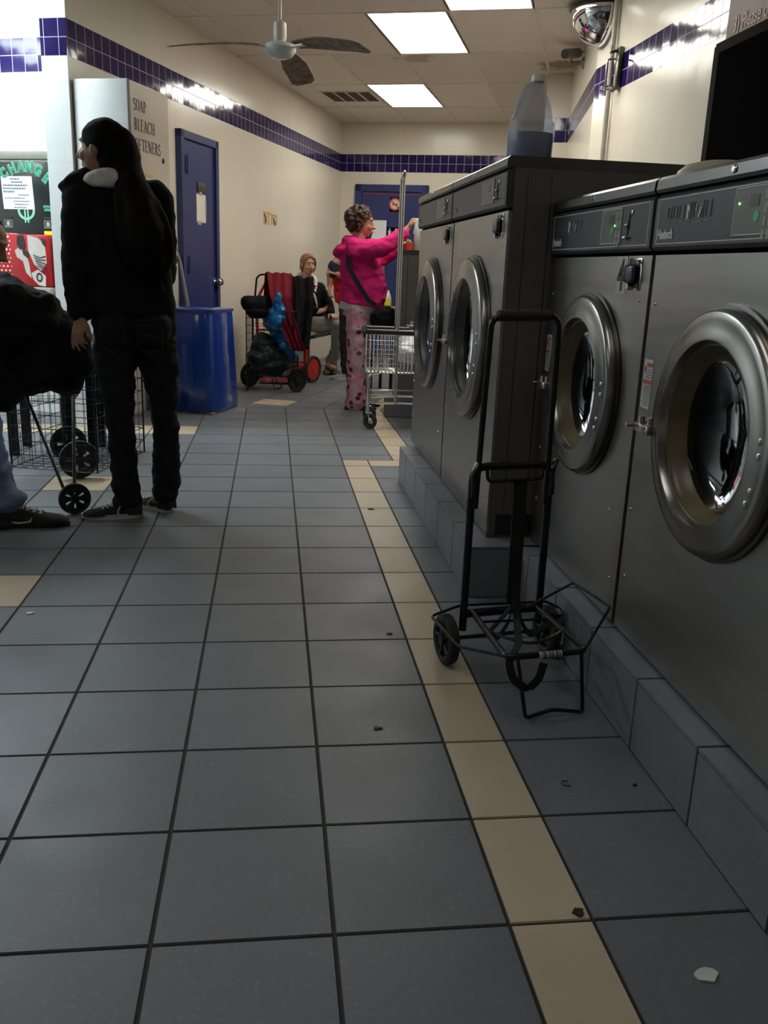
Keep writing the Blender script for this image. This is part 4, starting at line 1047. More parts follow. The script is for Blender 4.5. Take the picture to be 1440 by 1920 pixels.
bm = B(); lathe(bm, [(0, -.002), (.045, -.002), (.042, -.014), (.015, -.030), (.012, -.10)], (0, 0, 0), 'X', 24); obj('mount', bm, mat('camera_grey', (.20, .18, .155), .4, .3), sk)
bm = B(); a_, b_ = V((-.05, .02, .075)), V((-.165, -.15, .030)); cyl(bm, a_, b_, .036, 24); cyl(bm, (-.11, .0, .0), (-.10, -.02, .05), .012, 10); bo = obj('camera_body', bm, mat('camera_body_grey', (.16, .15, .13), .4, .3), sk)
bm = B(); d_ = (b_ - a_).normalized(); xb = B(); xbox(bm, a_ + V((-.03, .03, 0)) * 0 + V((0, 0, 0)), V((0, 0, 0)) + d_ * .01, V((.001, 0, 0)), 0, 0, .001); bm.free(); bm = B(); cyl(bm, b_, b_ + d_ * .006, .033, 24); cyl(bm, b_ + d_ * .006, b_ + d_ * .010, .018, 20); obj('lens', bm, m_black, bo)
bm = B(); tube(bm, [a_ + V((.0, 0, .0)), a_ + V((.05, .10, .03)), V((0, .20, .125))], .004, 6, fillet=.03); obj('cable', bm, m_black, sk)

# ------------------------------------------------------------------ ceiling fan
fn = thing('ceiling_fan', 'white three blade ceiling fan with dusty blades on a long rod', 'ceiling fan', (-.375, 4.62, 0))
zf = 2.362
bm = B(); cyl(bm, (0, 0, zf + .10), (0, 0, CH - .03), .011, 14); lathe(bm, [(0, CH - .002), (.055, CH - .002), (.05, CH - .03), (.02, CH - .06), (.012, CH - .06)], (0, 0, 0), 'Z', 24); obj('rod', bm, mat('fan_cream_enamel', (.60, .56, .48), .35), fn)
bm = B(); lathe(bm, [(.014, zf + .155), (.024, zf + .15), (.038, zf + .14), (.040, zf + .065), (.034, zf + .04), (.05, zf + .03)], (0, 0, 0), 'Z', 28); obj('motor_cup', bm, bpy.data.materials['fan_cream_enamel'], fn)
bm = B(); lathe(bm, [(.05, zf + .03), (.085, zf + .022), (.098, zf + .002), (.094, zf - .020), (.075, zf - .042), (.04, zf - .055), (0, zf - .058)], (0, 0, 0), 'Z', 36); obj('motor_housing', bm, mat('pale_green_enamel', (.55, .60, .55), .25), fn)
m_blade = mat('dusty_blade', (.17, .13, .095), .8, var=.5, scale=18)
for a in (195, 75, 315):
    bm = B(); n = 14; RG = []
    for i in range(n + 1):
        t_ = i / n; r = .13 + .54 * t_; w = .040 + .040 * min(1, t_ * 2.2) - (0 if t_ < .9 else .03 * ((t_ - .9) / .1) ** 2); tw = -radians(16 - 5 * t_); z = zf + .005 - .075 * t_ ** 1.6
        RG.append([V((r, s * w * cos(tw), z + s * w * sin(tw) + h)) for s, h in ((-1, 0), (1, 0), (1, .006), (-1, .006))])
    rings(bm, RG); bmesh.ops.rotate(bm, verts=bm.verts, cent=(0, 0, 0), matrix=Matrix.Rotation(radians(a), 3, 'Z')); bl = obj('blade', bm, m_blade, fn, 50)
    bm = B(); xbox(bm, (.06, -.02, 0), (.14, 0, 0), (0, .04, 0), 0, zf - .004, zf + .004, .001); bmesh.ops.rotate(bm, verts=bm.verts, cent=(0, 0, 0), matrix=Matrix.Rotation(radians(a), 3, 'Z')); obj('blade_iron', bm, bpy.data.materials['fan_cream_enamel'], bl)

# ------------------------------------------------------------------ laundry cart beyond the washers
lc = thing('laundry_cart', 'chrome wire laundry cart with tall hanging pole and black bumper', 'laundry cart', (.24, 4.93, 0), -radians(5.5))
Lx, Ly = .64, .36
bm = B()
def wire_wall(bm, a, b, z0, z1, nv, nh, r=.0022, inset=0.):
    a, b = V(a), V(b)
    for i in range(nv + 1):
        p = a.lerp(b, i / nv); tube(bm, [p + V((0, 0, z1)), p + V((0, 0, z0))], r, 5)
    for i in range(nh + 1): tube(bm, [a + V((0, 0, z0 + (z1 - z0) * i / nh)), b + V((0, 0, z0 + (z1 - z0) * i / nh))], r * 1.3, 6)
c4 = [(.0, 0, 0), (Lx, 0, 0), (Lx, Ly, 0), (0, Ly, 0)]
for i in range(4): wire_wall(bm, c4[i], c4[(i + 1) % 4], .40, .665, 24 if i % 2 == 0 else 13, 4)
for i in range(16): y = Ly * i / 15; tube(bm, [(0, y, .40), (Lx, y, .40)], .0022, 5)
obj('wire_basket', bm, m_bright, lc, 0)
bm = B(); tube(bm, [(-.022, -.018, .685), (Lx + .02, -.018, .685), (Lx + .02, Ly + .018, .685), (-.022, Ly + .018, .685)], .019, 10, closed=True, fillet=.03); obj('bumper', bm, m_black, lc)
bm = B()
for y in (.02, Ly - .02): tube(bm, [(.10, y, .40), (.025, y, .385), (.022, y, .16)], .012, 10, fillet=.04); tube(bm, [(Lx - .10, y, .40), (Lx - .025, y, .385), (Lx - .022, y, .16)], .012, 10, fillet=.04)
for z in (.215, .265): tube(bm, [(.02, .02, z - .03), (Lx - .02, .02, z - .03)], .009, 8); tube(bm, [(.02, Ly - .02, z - .03), (Lx - .02, Ly - .02, z - .03)], .009, 8)
for x in (.02, Lx - .02): tube(bm, [(x, .02, .185), (x, Ly - .02, .185)], .009, 8)
obj('base_frame', bm, m_bright, lc)
bm = B()
for y in (-.006, Ly + .006): tube(bm, [(.215, y, .18), (.215, y, 1.70)], .011, 10)
tube(bm, [(.215, -.03, 1.715), (.215, Ly + .03, 1.715)], .013, 10); ell(bm, (.215, -.03, 1.72), .016, .012, .022)
obj('hanging_pole', bm, m_chrome, lc)
for x, y in ((.022, .02), (.022, Ly - .02), (Lx - .022, .02), (Lx - .022, Ly - .02)):
    bm = B(); lathe(bm, [(.030, -.011), (.05, -.013), (.056, -.008), (.056, .008), (.05, .013), (.030, .011)], (0, 0, 0), 'X', 28, True); bmesh.ops.transform(bm, matrix=Matrix.Translation((x + .018, y - .01, .056)) @ Matrix.Rotation(radians(55), 4, 'Z'), verts=bm.verts)
    cs = obj('caster', bm, m_rubber, lc)
    bm = B(); cyl(bm, (x, y, .16), (x, y, .115), .016, 12); box(bm, x - .018, x + .03, y - .026, y + .012, .108, .118, .002); tube(bm, [(x + .002, y - .03, .112), (x + .018, y - .018, .056)], .006, 6); tube(bm, [(x + .018, y + .012, .112), (x + .020, y + .004, .056)], .006, 6); lathe(bm, [(0, -.012), (.028, -.010), (.028, .010), (0, .012)], (x + .018, y - .01, .056), 'X', 16); obj('caster_fork', bm, m_chrome, cs)
bm = B(); random.seed(2)
for i in range(8): ell(bm, (random.uniform(.30, .50), random.uniform(.12, .24), random.uniform(.50, .60)), random.uniform(.08, .11), .09, random.uniform(.06, .11), seg=12)
wb = obj('laundry_bag', blob(bm, .014, 3, .03, 9.), m_whitebag, loc=lc.location); wb.rotation_euler = (0, 0, -radians(5.5)); tag(wb, 'white plastic laundry bag inside the wire laundry cart', 'bag')

# ------------------------------------------------------------------ black wire cart (left foreground)
def wire_cart(name, lbl, loc, rz, w, d, z0, z1, wheelr, handle_h, mtl, grid=.055, swivel=True, basket_name='wire_basket'):
    t = thing(name, lbl, 'shopping cart', loc, rz); bm = B()
    c4 = [(-w / 2, 0, 0), (w / 2, 0, 0), (w / 2, d, 0), (-w / 2, d, 0)]
    for i in range(4):
        L = w if i % 2 == 0 else d; wire_wall(bm, c4[i], c4[(i + 1) % 4], z0, z1, round(L / grid), round((z1 - z0) / grid / 1.25), .0017)
    for i in range(round(w / grid) + 1): x = -w / 2 + w * i / round(w / grid); tube(bm, [(x, 0, z0), (x, d, z0)], .0017, 5)
    for i in range(round(d / grid) + 1): y = d * i / round(d / grid); tube(bm, [(-w / 2, y, z0), (w / 2, y, z0)], .0017, 5)
    obj(basket_name, bm, mtl, t, 0)
    bm = B(); tube(bm, [(-w / 2, 0, z1), (w / 2, 0, z1), (w / 2, d, z1), (-w / 2, d, z1)], .0055, 8, closed=True, fillet=.02); tube(bm, [(-w / 2, 0, z0), (w / 2, 0, z0), (w / 2, d, z0), (-w / 2, d, z0)], .004, 8, closed=True)
    for x in (-w / 2, w / 2): tube(bm, [(x, d, z0), (x, d, z1)], .005, 8); tube(bm, [(x, 0, z0), (x, 0, z1)], .005, 8)
    obj('rim', bm, mtl, t)
    return t
def spoke_wheel(parent, c, r, w, axis_rot, holes, mt, mh, hub=None, name='wheel'):
    bm = B(); lathe(bm, [(r * .80, -w * .4), (r * .86, -w * .5), (r * .97, -w * .45), (r, 0), (r * .97, w * .45), (r * .86, w * .5), (r * .80, w * .4)], (0, 0, 0), 'X', 36, True)
    mx = Matrix.Translation(c) @ Matrix.Rotation(axis_rot, 4, 'Z'); bmesh.ops.transform(bm, matrix=mx, verts=bm.verts); wh = obj(name, bm, mt, parent)
    bm = B()
    for i in range(holes):
        a0, a1 = 2 * pi * (i + .2) / holes, 2 * pi * (i + .8) / holes; q = 4
        RG = []
        for j in range(q + 1):
            a = 2 * pi * (i - .38) / holes + (.76 * 2 * pi / holes) * j / q; RG.append([V((x, rr * cos(a), rr * sin(a))) for rr, x in ((r * .26, -w * .2), (r * .84, -w * .2), (r * .84, w * .2), (r * .26, w * .2))])
        rings(bm, RG)
    lathe(bm, [(0, -w * .55), (r * .28, -w * .5), (r * .30, 0), (r * .28, w * .5), (0, w * .55)], (0, 0, 0), 'X', 20)
    lathe(bm, [(r * .62, -w * .18), (r * .84, -w * .18), (r * .84, w * .18), (r * .62, w * .18)], (0, 0, 0), 'X', 30, True)
    bmesh.ops.transform(bm, matrix=mx, verts=bm.verts); obj('wheel_disc', bm, mh, wh)
    return wh
bc = wire_cart('shopping_cart', 'black wire shopping cart with folded coat over it beside the seated person', (-1.50, 3.22, 0), -radians(16), .46, .56, .07, .62, .1, .9, m_blackp)
spoke_wheel(bc, V((.06, .14, .10)), .10, .026, radians(-55), 5, m_rubber, m_black)
spoke_wheel(bc, V((-.19, .50, .10)), .10, .026, radians(-55), 5, m_rubber, m_black)
bpy.context.view_layer.update(); iv = bc.matrix_world.inverted()
bm = B(); 
for a, b in (((-1.545, 2.95, .50), (-1.325, 2.67, .085)), ((-1.365, 3.12, .50), (-1.285, 2.66, .10)), ((-1.21, 3.05, .70), (-1.13, 3.02, .40)), ((-1.60, 2.98, .60), (-1.36, 3.0, .655)), ((-1.60, 2.98, .60), (-1.545, 2.95, .50)), ((-1.36, 3.0, .655), (-1.365, 3.12, .48))): tube(bm, [iv @ V(a), iv @ V(b)], .0075, 8)
tube(bm, [iv @ V((-1.325, 2.67, .07)), iv @ V((-1.26, 2.67, .07))], .006, 8); tube(bm, [iv @ V((-1.365, 3.12, .45)), iv @ V((-1.37, 3.22, .45))], .006, 8); tube(bm, [iv @ V((-1.545, 2.95, .50)), iv @ V((-1.60, 3.25, .50))], .006, 8)
obj('push_frame', bm, m_blackp, bc)
spoke_wheel(bc, iv @ V((-1.285, 2.655, .071)), .071, .022, radians(-50), 6, m_rubber, m_black)
bm = B(); tube(bm, [iv @ V((-1.60, 2.98, .602)), iv @ V((-1.36, 3.0, .657))], .0095, 10); obj('chrome_band', bm, m_chrome, bc)
bt = thing('low_bench', 'low black bench with flat legs behind the wire shopping cart', 'bench', (-1.62, 4.03, 0), radians(0))
bm = B(); box(bm, -.30, .24, -.17, .17, .58, .625, .006); obj('seat', bm, m_black, bt)
for x, y in ((-.255, -.14), (.045, -.14), (.175, -.10), (-.255, .13), (.175, .13)):
    bm = B(); box(bm, x - .028, x + .028, y - .012, y + .012, 0, .58, .003); obj('leg', bm, m_blackp, bt)
lw = wire_cart('wire_basket_rack', 'small open wire rack standing by the bright left wall', (-1.98, 4.78, 0), radians(12), .34, .24, .16, .42, .05, .5, m_steeld, .045)
lw['category'] = 'rack'
bm = B()
for x in (-.16, .16):
    for y in (.01, .23): tube(bm, [(x, y, .16), (x * 1.05, y, .004)], .005, 6)
obj('foot', bm, m_steeld, lw)

# ------------------------------------------------------------------ clothes carts in the middle
k1 = wire_cart('folding_cart', 'black wire folding cart loaded with bags and draped with a maroon cloth', (-.435, 6.70, 0), -radians(8), .42, .36, .13, .715, .11, 1.0, m_blackp)
bm = B(); tube(bm, [(-.20, .36, .70), (-.175, .37, .99), (-.14, .37, 1.02), (.14, .37, 1.03), (.175, .37, .99), (.20, .36, .70)], .009, 10, fillet=.03)
tube(bm, [(-.21, .36, .70), (-.21, .36, .10)], .009, 8); tube(bm, [(.21, .36, .70), (.21, .36, .10)], .009, 8); tube(bm, [(-.24, .36, .105), (.26, .36, .105)], .006, 8); tube(bm, [(-.20, 0, .13), (-.20, 0, .003)], .006, 8); tube(bm, [(.05, 0, .12), (.12, -.02, .06), (.05, -.02, .03), (.02, 0, .12)], .006, 8, fillet=.02)
obj('push_frame', bm, m_blackp, k1)
spoke_wheel(k1, V((.235, .10, .112)), .112, .03, radians(-38), 8, m_rubber, m_black)
spoke_wheel(k1, V((-.235, .34, .112)), .112, .03, radians(-38), 8, m_rubber, m_black)
def soft(name, lbl, cat, m, ells, vox=.014, disp=.02, ds=8., seed=0., group=None, sm=3):
    c = sum((V(e[0]) for e in ells), V()) / len(ells); c.z = min(e[0][2] - e[1][2] for e in ells)
    bm = B()
    for e in ells: ell(bm, V(e[0]) - c, *e[1], seg=16, rot=Matrix.Rotation(e[2], 3, 'Z') if len(e) > 2 else None)
    o = obj(name, blob(bm, vox, sm, disp, ds, seed), m, loc=c); tag(o, lbl, cat, group); return o
soft('garbage_bag', 'dark green bag at the bottom of the folding cart', 'bag', m_greenbag, [((-.48, 6.84, .30), (.15, .13, .17)), ((-.36, 6.86, .28), (.13, .13, .15)), ((-.50, 6.84, .44), (.10, .10, .08))], disp=.03)
soft('plastic_bag', 'crumpled bright blue plastic bag bulging from the folding cart', 'bag', m_bluebag, [((-.32, 6.86, .52), (.11, .10, .12)), ((-.28, 6.86, .36), (.10, .11, .13)), ((-.40, 6.86, .60), (.12, .10, .08)), ((-.375, 6.72, .68), (.075, .05, .14)), ((-.365, 6.68, .78), (.035, .025, .10)), ((-.28, 6.76, .46), (.09, .08, .10))], disp=.035, seed=3)
soft('duffel_bag', 'small black bag lying on top of the folding cart', 'bag', m_coat, [((-.60, 6.88, .77), (.10, .11, .07)), ((-.50, 6.88, .765), (.10, .11, .075)), ((-.54, 6.88, .70), (.12, .11, .06))], disp=.015, seed=5)
def cloth(name, lbl, cat, m, path, side, w0, w1, waves=5, amp=.015, th=.004, seed=0):
    """cloth hanging over a bar: path of points, widths along it, folds along its length"""
    pts = round_path([V(p) for p in path], .03, n=4); P2 = []
    for i in range(len(pts) - 1):
        k = max(1, int((pts[i + 1] - pts[i]).length / .03)); P2 += [pts[i].lerp(pts[i + 1], j / k) for j in range(k)]
    P2.append(pts[-1]); side = V(side).normalized(); bm = B(); nx = 28; G = []
    c = P2[len(P2) // 2].copy(); c.z = min(p.z for p in P2)
    for i, p in enumerate(P2):
        t_ = i / (len(P2) - 1); d = (P2[min(i + 1, len(P2) - 1)] - P2[max(i - 1, 0)]).normalized(); n = d.cross(side).normalized(); w = w0 + (w1 - w0) * t_
        G.append([bm.verts.new(p - c + side * (w * (j / nx - .5)) + n * (amp * (.25 + t_) * sin(j / nx * waves * 2 * pi + seed + 1.5 * t_) + .008 * noise.noise(V((j * .2, t_ * 4, seed))))) for j in range(nx + 1)])
    for i in range(len(G) - 1):
        for j in range(nx): bm.faces.new((G[i][j], G[i][j + 1], G[i + 1][j + 1], G[i + 1][j]))
    o = obj(name, bm, m, smooth=80, loc=c); md = o.modifiers.new('thick', 'SOLIDIFY'); md.thickness = th; md.offset = 0
    return tag(o, lbl, cat)
cloth('maroon_cloth', 'maroon cloth hanging over the handle of the folding cart', 'cloth', m_maroon, [(-.36, 7.12, .80), (-.36, 7.10, 1.03), (-.355, 7.05, 1.045), (-.345, 6.74, .84), (-.30, 6.70, .66), (-.235, 6.67, .50), (-.18, 6.66, .38)], (1, -.1, 0), .27, .12, 3, .006)
cloth('dark_jacket', 'dark grey jacket hung between the folding cart and the red hand truck', 'jacket', m_coat, [(-.19, 7.34, .55), (-.17, 7.33, .99), (-.15, 7.26, 1.01), (-.14, 7.22, .80), (-.17, 7.22, .35)], (1, -.1, 0), .24, .20, 2, .015, .02, 2)
# red hand truck
rt = thing('red_hand_truck', 'red tubular hand truck with red wheel hubs beside the seated woman', 'hand truck', (-.30, 7.42, 0), -radians(6))
bm = B()
for sx in (-.27, .20): tube(bm, [(sx + .01, .10, .16), (sx, .06, .55), (sx, .0, .77), (sx + .10, -.08, .945)], .013, 10, fillet=.05)
for z in (.20, .50, .72): tube(bm, [(-.27, .05, z), (.20, .05, z)], .010, 8)
tube(bm, [(.225, .0, .17), (.235, -.02, .73), (.215, -.03, .75)], .008, 8)
for z in (.60, .64, .68): tube(bm, [(.17, .0, z), (.232, -.02, z)], .004, 6)
box(bm, -.27, .22, .02, .10, .15, .17, .004); box(bm, -.22, .17, -.16, .02, .028, .036, .002); tube(bm, [(-.22, .02, .03), (-.22, .03, .17)], .01, 8); tube(bm, [(.17, .02, .03), (.17, .03, .17)], .01, 8)
obj('frame', bm, m_red, rt)
bm = B(); tube(bm, [(-.29, .09, .132), (.30, .09, .132)], .008, 8); obj('axle', bm, m_chrome, rt)
for x in (.275, -.29):
    w_ = spoke_wheel(rt, V((x, .09, .132)), .132, .04, radians(-30), 0 or 3, m_rubber, m_red)
    bm = B(); lathe(bm, [(0, .0145), (.1, .0115), (.1, -.0115), (0, -.0145)], (0, 0, 0), 'X', 30); bmesh.ops.transform(bm, matrix=Matrix.Translation((x, .09, .132)) @ Matrix.Rotation(radians(-30), 4, 'Z'), verts=bm.verts); obj('hub_plate', bm, m_red, w_)
# bench
be = thing('waiting_bench', 'low bench with tan top and dark legs along the left wall', 'bench', (-.02, 8.62, 0), -radians(20))
bm = B(); box(bm, -.20, .19, -.62, .55, .405, .435, .008); obj('bench_top', bm, m_tanbench, be)
bm = B(); box(bm, -.20, .192, -.622, .552, .375, .405, .004); obj('apron', bm, m_blackp, be)
for x in (-.17, .165):
    for y in (-.585, .52): bm = B(); box(bm, x - .02, x + .02, y - .02, y + .02, 0, .375, .003); obj('leg', bm, m_blackp, be)
bm = B(); box(bm, -.19, -.165, -.58, .52, .0, .375); obj('back_panel', bm, m_cabinet, be)
soft('green_bag', 'dark green bag on the bench behind the seated woman', 'bag', mat('bottle_green', (.015, .07, .035), .7, bump=.5, bscale=12), [((.10, 8.74, .62), (.13, .12, .15)), ((.12, 8.76, .50), (.15, .13, .08)), ((.06, 8.72, .52), (.12, .12, .085))], disp=.02)

# ------------------------------------------------------------------ people
def catmull(pts, k=5):
    P = [V(p) for p in pts]; out = []
    for i in range(len(P) - 1):
        p0, p1, p2, p3 = P[max(i - 1, 0)], P[i], P[i + 1], P[min(i + 2, len(P) - 1)]
        for j in range(k):
            t = j / k; out.append(.5 * ((2 * p1) + (p2 - p0) * t + (2 * p0 - 5 * p1 + 4 * p2 - p3) * t * t + (-p0 + 3 * p1 - 3 * p2 + p3) * t ** 3))
    return out + [P[-1]]
def limb(bm, pts, rad, add=0., n=18, k=5):
    P = [V((*p, r)) if False else p for p, r in zip(pts, rad)]
    c = catmull(pts, k); r = [q.x + add for q in catmull([(x, 0, 0) for x in rad], k)]
    tube(bm, c, r, n)
    ell(bm, c[0], r[0], r[0], r[0], seg=14); ell(bm, c[-1], r[-1], r[-1], r[-1], seg=14)
def torso(bm, secs, side, add=0., n=28):
    """secs: (center, half width, half depth)"""
    C_ = catmull([s[0] for s in secs]); Wd = [q.x for q in catmull([(s[1], 0, 0) for s in secs])]; Dp = [q.x for q in catmull([(s[2], 0, 0) for s in secs])]
    side = V(side).normalized(); RG = []
    for i, c in enumerate(C_):
        d = (C_[min(i + 1, len(C_) - 1)] - C_[max(i - 1, 0)]).normalized(); s = (side - d * side.dot(d)).normalized(); f = d.cross(s)
        RG.append([c + s * ((Wd[i] + add) * math.copysign(abs(cos(a)) ** .85, cos(a))) + f * ((Dp[i] + add) * math.copysign(abs(sin(a)) ** .85, sin(a))) for a in [2 * pi * j / n for j in range(n)]])
    rings(bm, RG)
def rotm(fwd, up=(0, 0, 1)):
    f = V(fwd).normalized(); r = f.cross(V(up)).normalized(); u = r.cross(f); return Matrix((r, f, u)).transposed()
def head(bm, c, fwd, s=1., up=(0, 0, 1), jaw=1.):
    """c is the centre of the skull, local y forward"""
    Rm = rotm(fwd, up); c = V(c); L = lambda x, y, z: c + Rm @ (V((x, y, z)) * s)
    E_ = lambda p, r: ell(bm, L(*p), r[0] * s, r[1] * s, r[2] * s, rot=Rm)
    E_((0, -.010, .020), (.073, .092, .085)); E_((0, .018, -.030), (.060, .068, .078)); E_((0, .040, -.075), (.036 * jaw, .038, .030)); E_((0, .030, -.05), (.050 * jaw, .050, .045))
    tube(bm, [L(0, .078, .012), L(0, .094, -.012), L(0, .106, -.030), L(0, .088, -.036)], [.009 * s, .010 * s, .014 * s, .010 * s], 10); E_((.010, .090, -.033), (.008, .009, .007)); E_((-.010, .090, -.033), (.008, .009, .007))
    E_((0, .081, -.058), (.020, .010, .006)); E_((0, .080, -.068), (.018, .010, .006)); E_((0, .070, .030), (.048, .018, .010))
    for sx in (-1, 1): E_((sx * .072, -.004, -.012), (.009, .018, .030)); E_((sx * .036, .058, -.03), (.022, .022, .022))
    return L, Rm
def hand(bm, w, d, palm, s=1., curl=.5, spread=.12, thumb=1, curls=None):
    """w wrist, d pointing direction, palm the palm's outward normal"""
    d = V(d).normalized(); p = V(palm); p = (p - d * p.dot(d)).normalized(); x = d.cross(p).normalized(); w = V(w)
    torso(bm, [(w, .024 * s, .017 * s), (w + d * .035 * s, .034 * s, .016 * s), (w + d * .080 * s, .040 * s, .014 * s), (w + d * .092 * s, .036 * s, .010 * s)], x, n=16)
    for i, (o, L) in enumerate(((-.030, .066), (-.010, .076), (.010, .072), (.029, .056))):
        q = w + d * .082 * s + x * o * s; dd = (d + x * (o * 5 * spread / .12 * .12 * 3)).normalized(); cu = (curls[i] if curls else curl); pts = [q - dd * .02 * s, q]; a = cu * .55
        for f in (.44, .31, .25):
            di = dd * cos(a) + p * sin(a); q = q + di * L * f * s; pts.append(q.copy()); a += cu * .95
        tube(bm, pts, [.0090 * s, .0092 * s, .0085 * s, .0078 * s, .0062 * s], 10); ell(bm, pts[-1], .0062 * s, .0062 * s, .0062 * s, seg=8)
    q = w + d * .028 * s - x * thumb * .026 * s; di = (d * .75 - x * thumb * .62 + p * .25).normalized(); pts = [q - di * .01, q + di * .032 * s]; di2 = (d * .9 - x * thumb * .25 + p * .4).normalized(); pts += [pts[-1] + di2 * .030 * s, pts[-1] + di2 * .054 * s]
    tube(bm, pts, [.015 * s, .012 * s, .0098 * s, .0075 * s], 10); ell(bm, pts[-1], .0075 * s, .0075 * s, .0075 * s, seg=8)
def skin_body(root, fn, m, vox=.0055):
    bm = B(); fn(bm); bpy.context.view_layer.update(); bmesh.ops.transform(bm, matrix=root.matrix_world.inverted(), verts=bm.verts); return obj('body', blob(bm, vox, 3), m, root, 180)
def garment(name, root, fn, m, vox=.010, disp=.010, ds=9., seed=0., sm=4, parent=None):
    bm = B(); fn(bm); bpy.context.view_layer.update(); bmesh.ops.transform(bm, matrix=root.matrix_world.inverted(), verts=bm.verts); return obj(name, blob(bm, vox, sm, disp, ds, seed), m, parent or root, 180)
def shoe(root, heel, toe, m, sole, lace=None, L=.26, w=.045, h=.075, name='shoe', hi=.0):
    heel, toe = V(heel), V(toe); d = (toe - heel); d.z = 0; d.normalize(); s = V((-d.y, d.x, 0)); zz = heel.z
    P = lambda t, y, z: V((heel.x, heel.y, zz)) + d * (t * L) + s * y + V((0, 0, z))
    bm = B(); RG = []
    for t, ww, hh in ((0, .55, h * .95), (.06, .72, h + hi), (.22, .78, h + hi), (.38, .82, h * .88), (.55, .95, h * .68), (.75, 1.05, h * .55), (.90, .95, h * .46), (.98, .6, h * .34), (1., .25, h * .25)):
        wv = w * ww; RG.append([P(t, wv * cos(a), .018 + (hh - .018) * max(0, sin(a)) ** .8 if sin(a) > 0 else .016) for a in [2 * pi * j / 20 for j in range(20)]])
    rings(bm, RG); bpy.context.view_layer.update(); sh = wobj(name, bm, m, root, None, 60)
    bm = B(); out = []
    for i in range(28):
        a = 2 * pi * i / 28; t = .5 - .52 * cos(a); out.append(P(t, (w * 1.04) * sin(a) * (.82 + .22 * t), 0))
    poly(bm, out, .022, (0, 0, 1)); bmesh.ops.bevel(bm, geom=bm.edges[:], offset=.003, segments=1, affect='EDGES'); wobj('sole', bm, sole, root, sh, 50)
    if lace:
        bm = B()
        for i in range(5):
            t = .34 + i * .075; z = h * (.93 - i * .075)
            tube(bm, [P(t, -.024, z - .004), P(t + .02, 0, z + .004), P(t + .03, .024, z - .004)], .0035, 6)
            tube(bm, [P(t, .024, z - .004), P(t + .02, 0, z + .006), P(t + .03, -.024, z - .004)], .0035, 6)
        tube(bm, [P(.34, 0, h * .95), P(.36, .04, h * .8), P(.42, .055, h * .45), P(.36, .05, h * .3)], .0035, 6, fillet=.02)
        wobj('laces', bm, lace, root, sh)
    return sh
def eyes(root, L, s=1., iris=(.05, .025, .012)):
    for sx in (-1, 1):
        bm = B(); ell(bm, L(sx * .029, .070, .003), .012 * s, .012 * s, .0095 * s, seg=14); e = wobj('eye', bm, mat('eye_white', (.45, .42, .40), .3), root)
        bm = B(); ell(bm, L(sx * .029, .0775, .003), .0052 * s, .0052 * s, .0052 * s, seg=12); wobj('iris', bm, mat('iris', iris, .2), root, e)
    bm = B()
    for sx in (-1, 1): tube(bm, [L(sx * .014, .083, .022), L(sx * .032, .080, .028), L(sx * .050, .066, .020)], [.0028 * s, .0034 * s, .002 * s], 6)
    wobj('eyebrow', bm, m_hairb, root)
    bm = B(); ell(bm, L(0, .086, -.0585), .019 * s, .008 * s, .0045 * s, seg=14); ell(bm, L(0, .085, -.0665), .016 * s, .008 * s, .005 * s, seg=14); wobj('lips', bm, mat('lips', (.35, .10, .08), .4), root)

# --- woman in black, standing with her back to the camera
A1 = thing('person', 'person in black fleece jacket and dark jeans with long dark ponytail standing with back turned', 'person', (-1.0, 2.65, 0))
sd = V((.97, .24, 0)); hf = V((-.93, .36, .02)); hc = V((-1.090, 2.60, 1.522))
shL, elL, wrL = V((-1.172, 2.60, 1.345)), V((-1.205, 2.60, 1.08)), V((-1.198, 2.56, .875))
shR, elR, wrR = V((-.900, 2.67, 1.345)), V((-.890, 2.74, 1.07)), V((-.96, 2.90, 1.00))
legs1 = [((-1.070, 2.64, .88), (-1.078, 2.63, .68), (-1.072, 2.615, .46), (-1.062, 2.62, .28), (-1.052, 2.625, .075)), (.088, .086, .064, .060, .060)]
legs2 = [((-.915, 2.68, .88), (-.905, 2.69, .68), (-.893, 2.69, .47), (-.885, 2.70, .28), (-.897, 2.71, .085)), (.088, .085, .062, .060, .060)]
T1 = [(V((-.992, 2.66, .80)), .150, .100), (V((-.995, 2.66, .92)), .150, .105), (V((-1.0, 2.65, 1.05)), .125, .090), (V((-1.02, 2.645, 1.22)), .150, .105), (V((-1.032, 2.64, 1.34)), .155, .085), (V((-1.038, 2.63, 1.40)), .075, .065)]
def f(bm):
    torso(bm, T1, sd, -.012); limb(bm, [(-1.036, 2.63, 1.36), (-1.06, 2.62, 1.47)], [.055, .052])
    head(bm, hc, hf, .98)
    limb(bm, [shL, elL, wrL], [.045, .036, .024]); limb(bm, [shR, elR, wrR], [.045, .036, .024])
    hand(bm, wrL, (-.12, -.35, -.93), (.55, .55, -.3), .95, .42, .3, thumb=-1, curls=(.25, .35, .5, .55)); hand(bm, wrR, (-.6, .5, -.3), (0, -.2, -1), .95, .5)
    for l in (legs1, legs2): limb(bm, l[0], [r * .8 for r in l[1]]); ell(bm, V(l[0][-1]) + V((-.02, .0, -.035)), .05, .022, .02)
skin_body(A1, f, m_skin2)
def f(bm):
    limb(bm, *legs1); limb(bm, *legs2); torso(bm, T1[:2] + [(V((-1.0, 2.65, .96)), .145, .10)], sd, .012)
    ell(bm, (-1.06, 2.57, .83), .085, .075, .085); ell(bm, (-.92, 2.60, .83), .085, .075, .085)
    for l in (legs1, legs2): ell(bm, V(l[0][-1]) + V((0, 0, .0)), .066, .062, .045)
jn = garment('jeans', A1, f, m_jeans, disp=.014, ds=10)
bm = B()
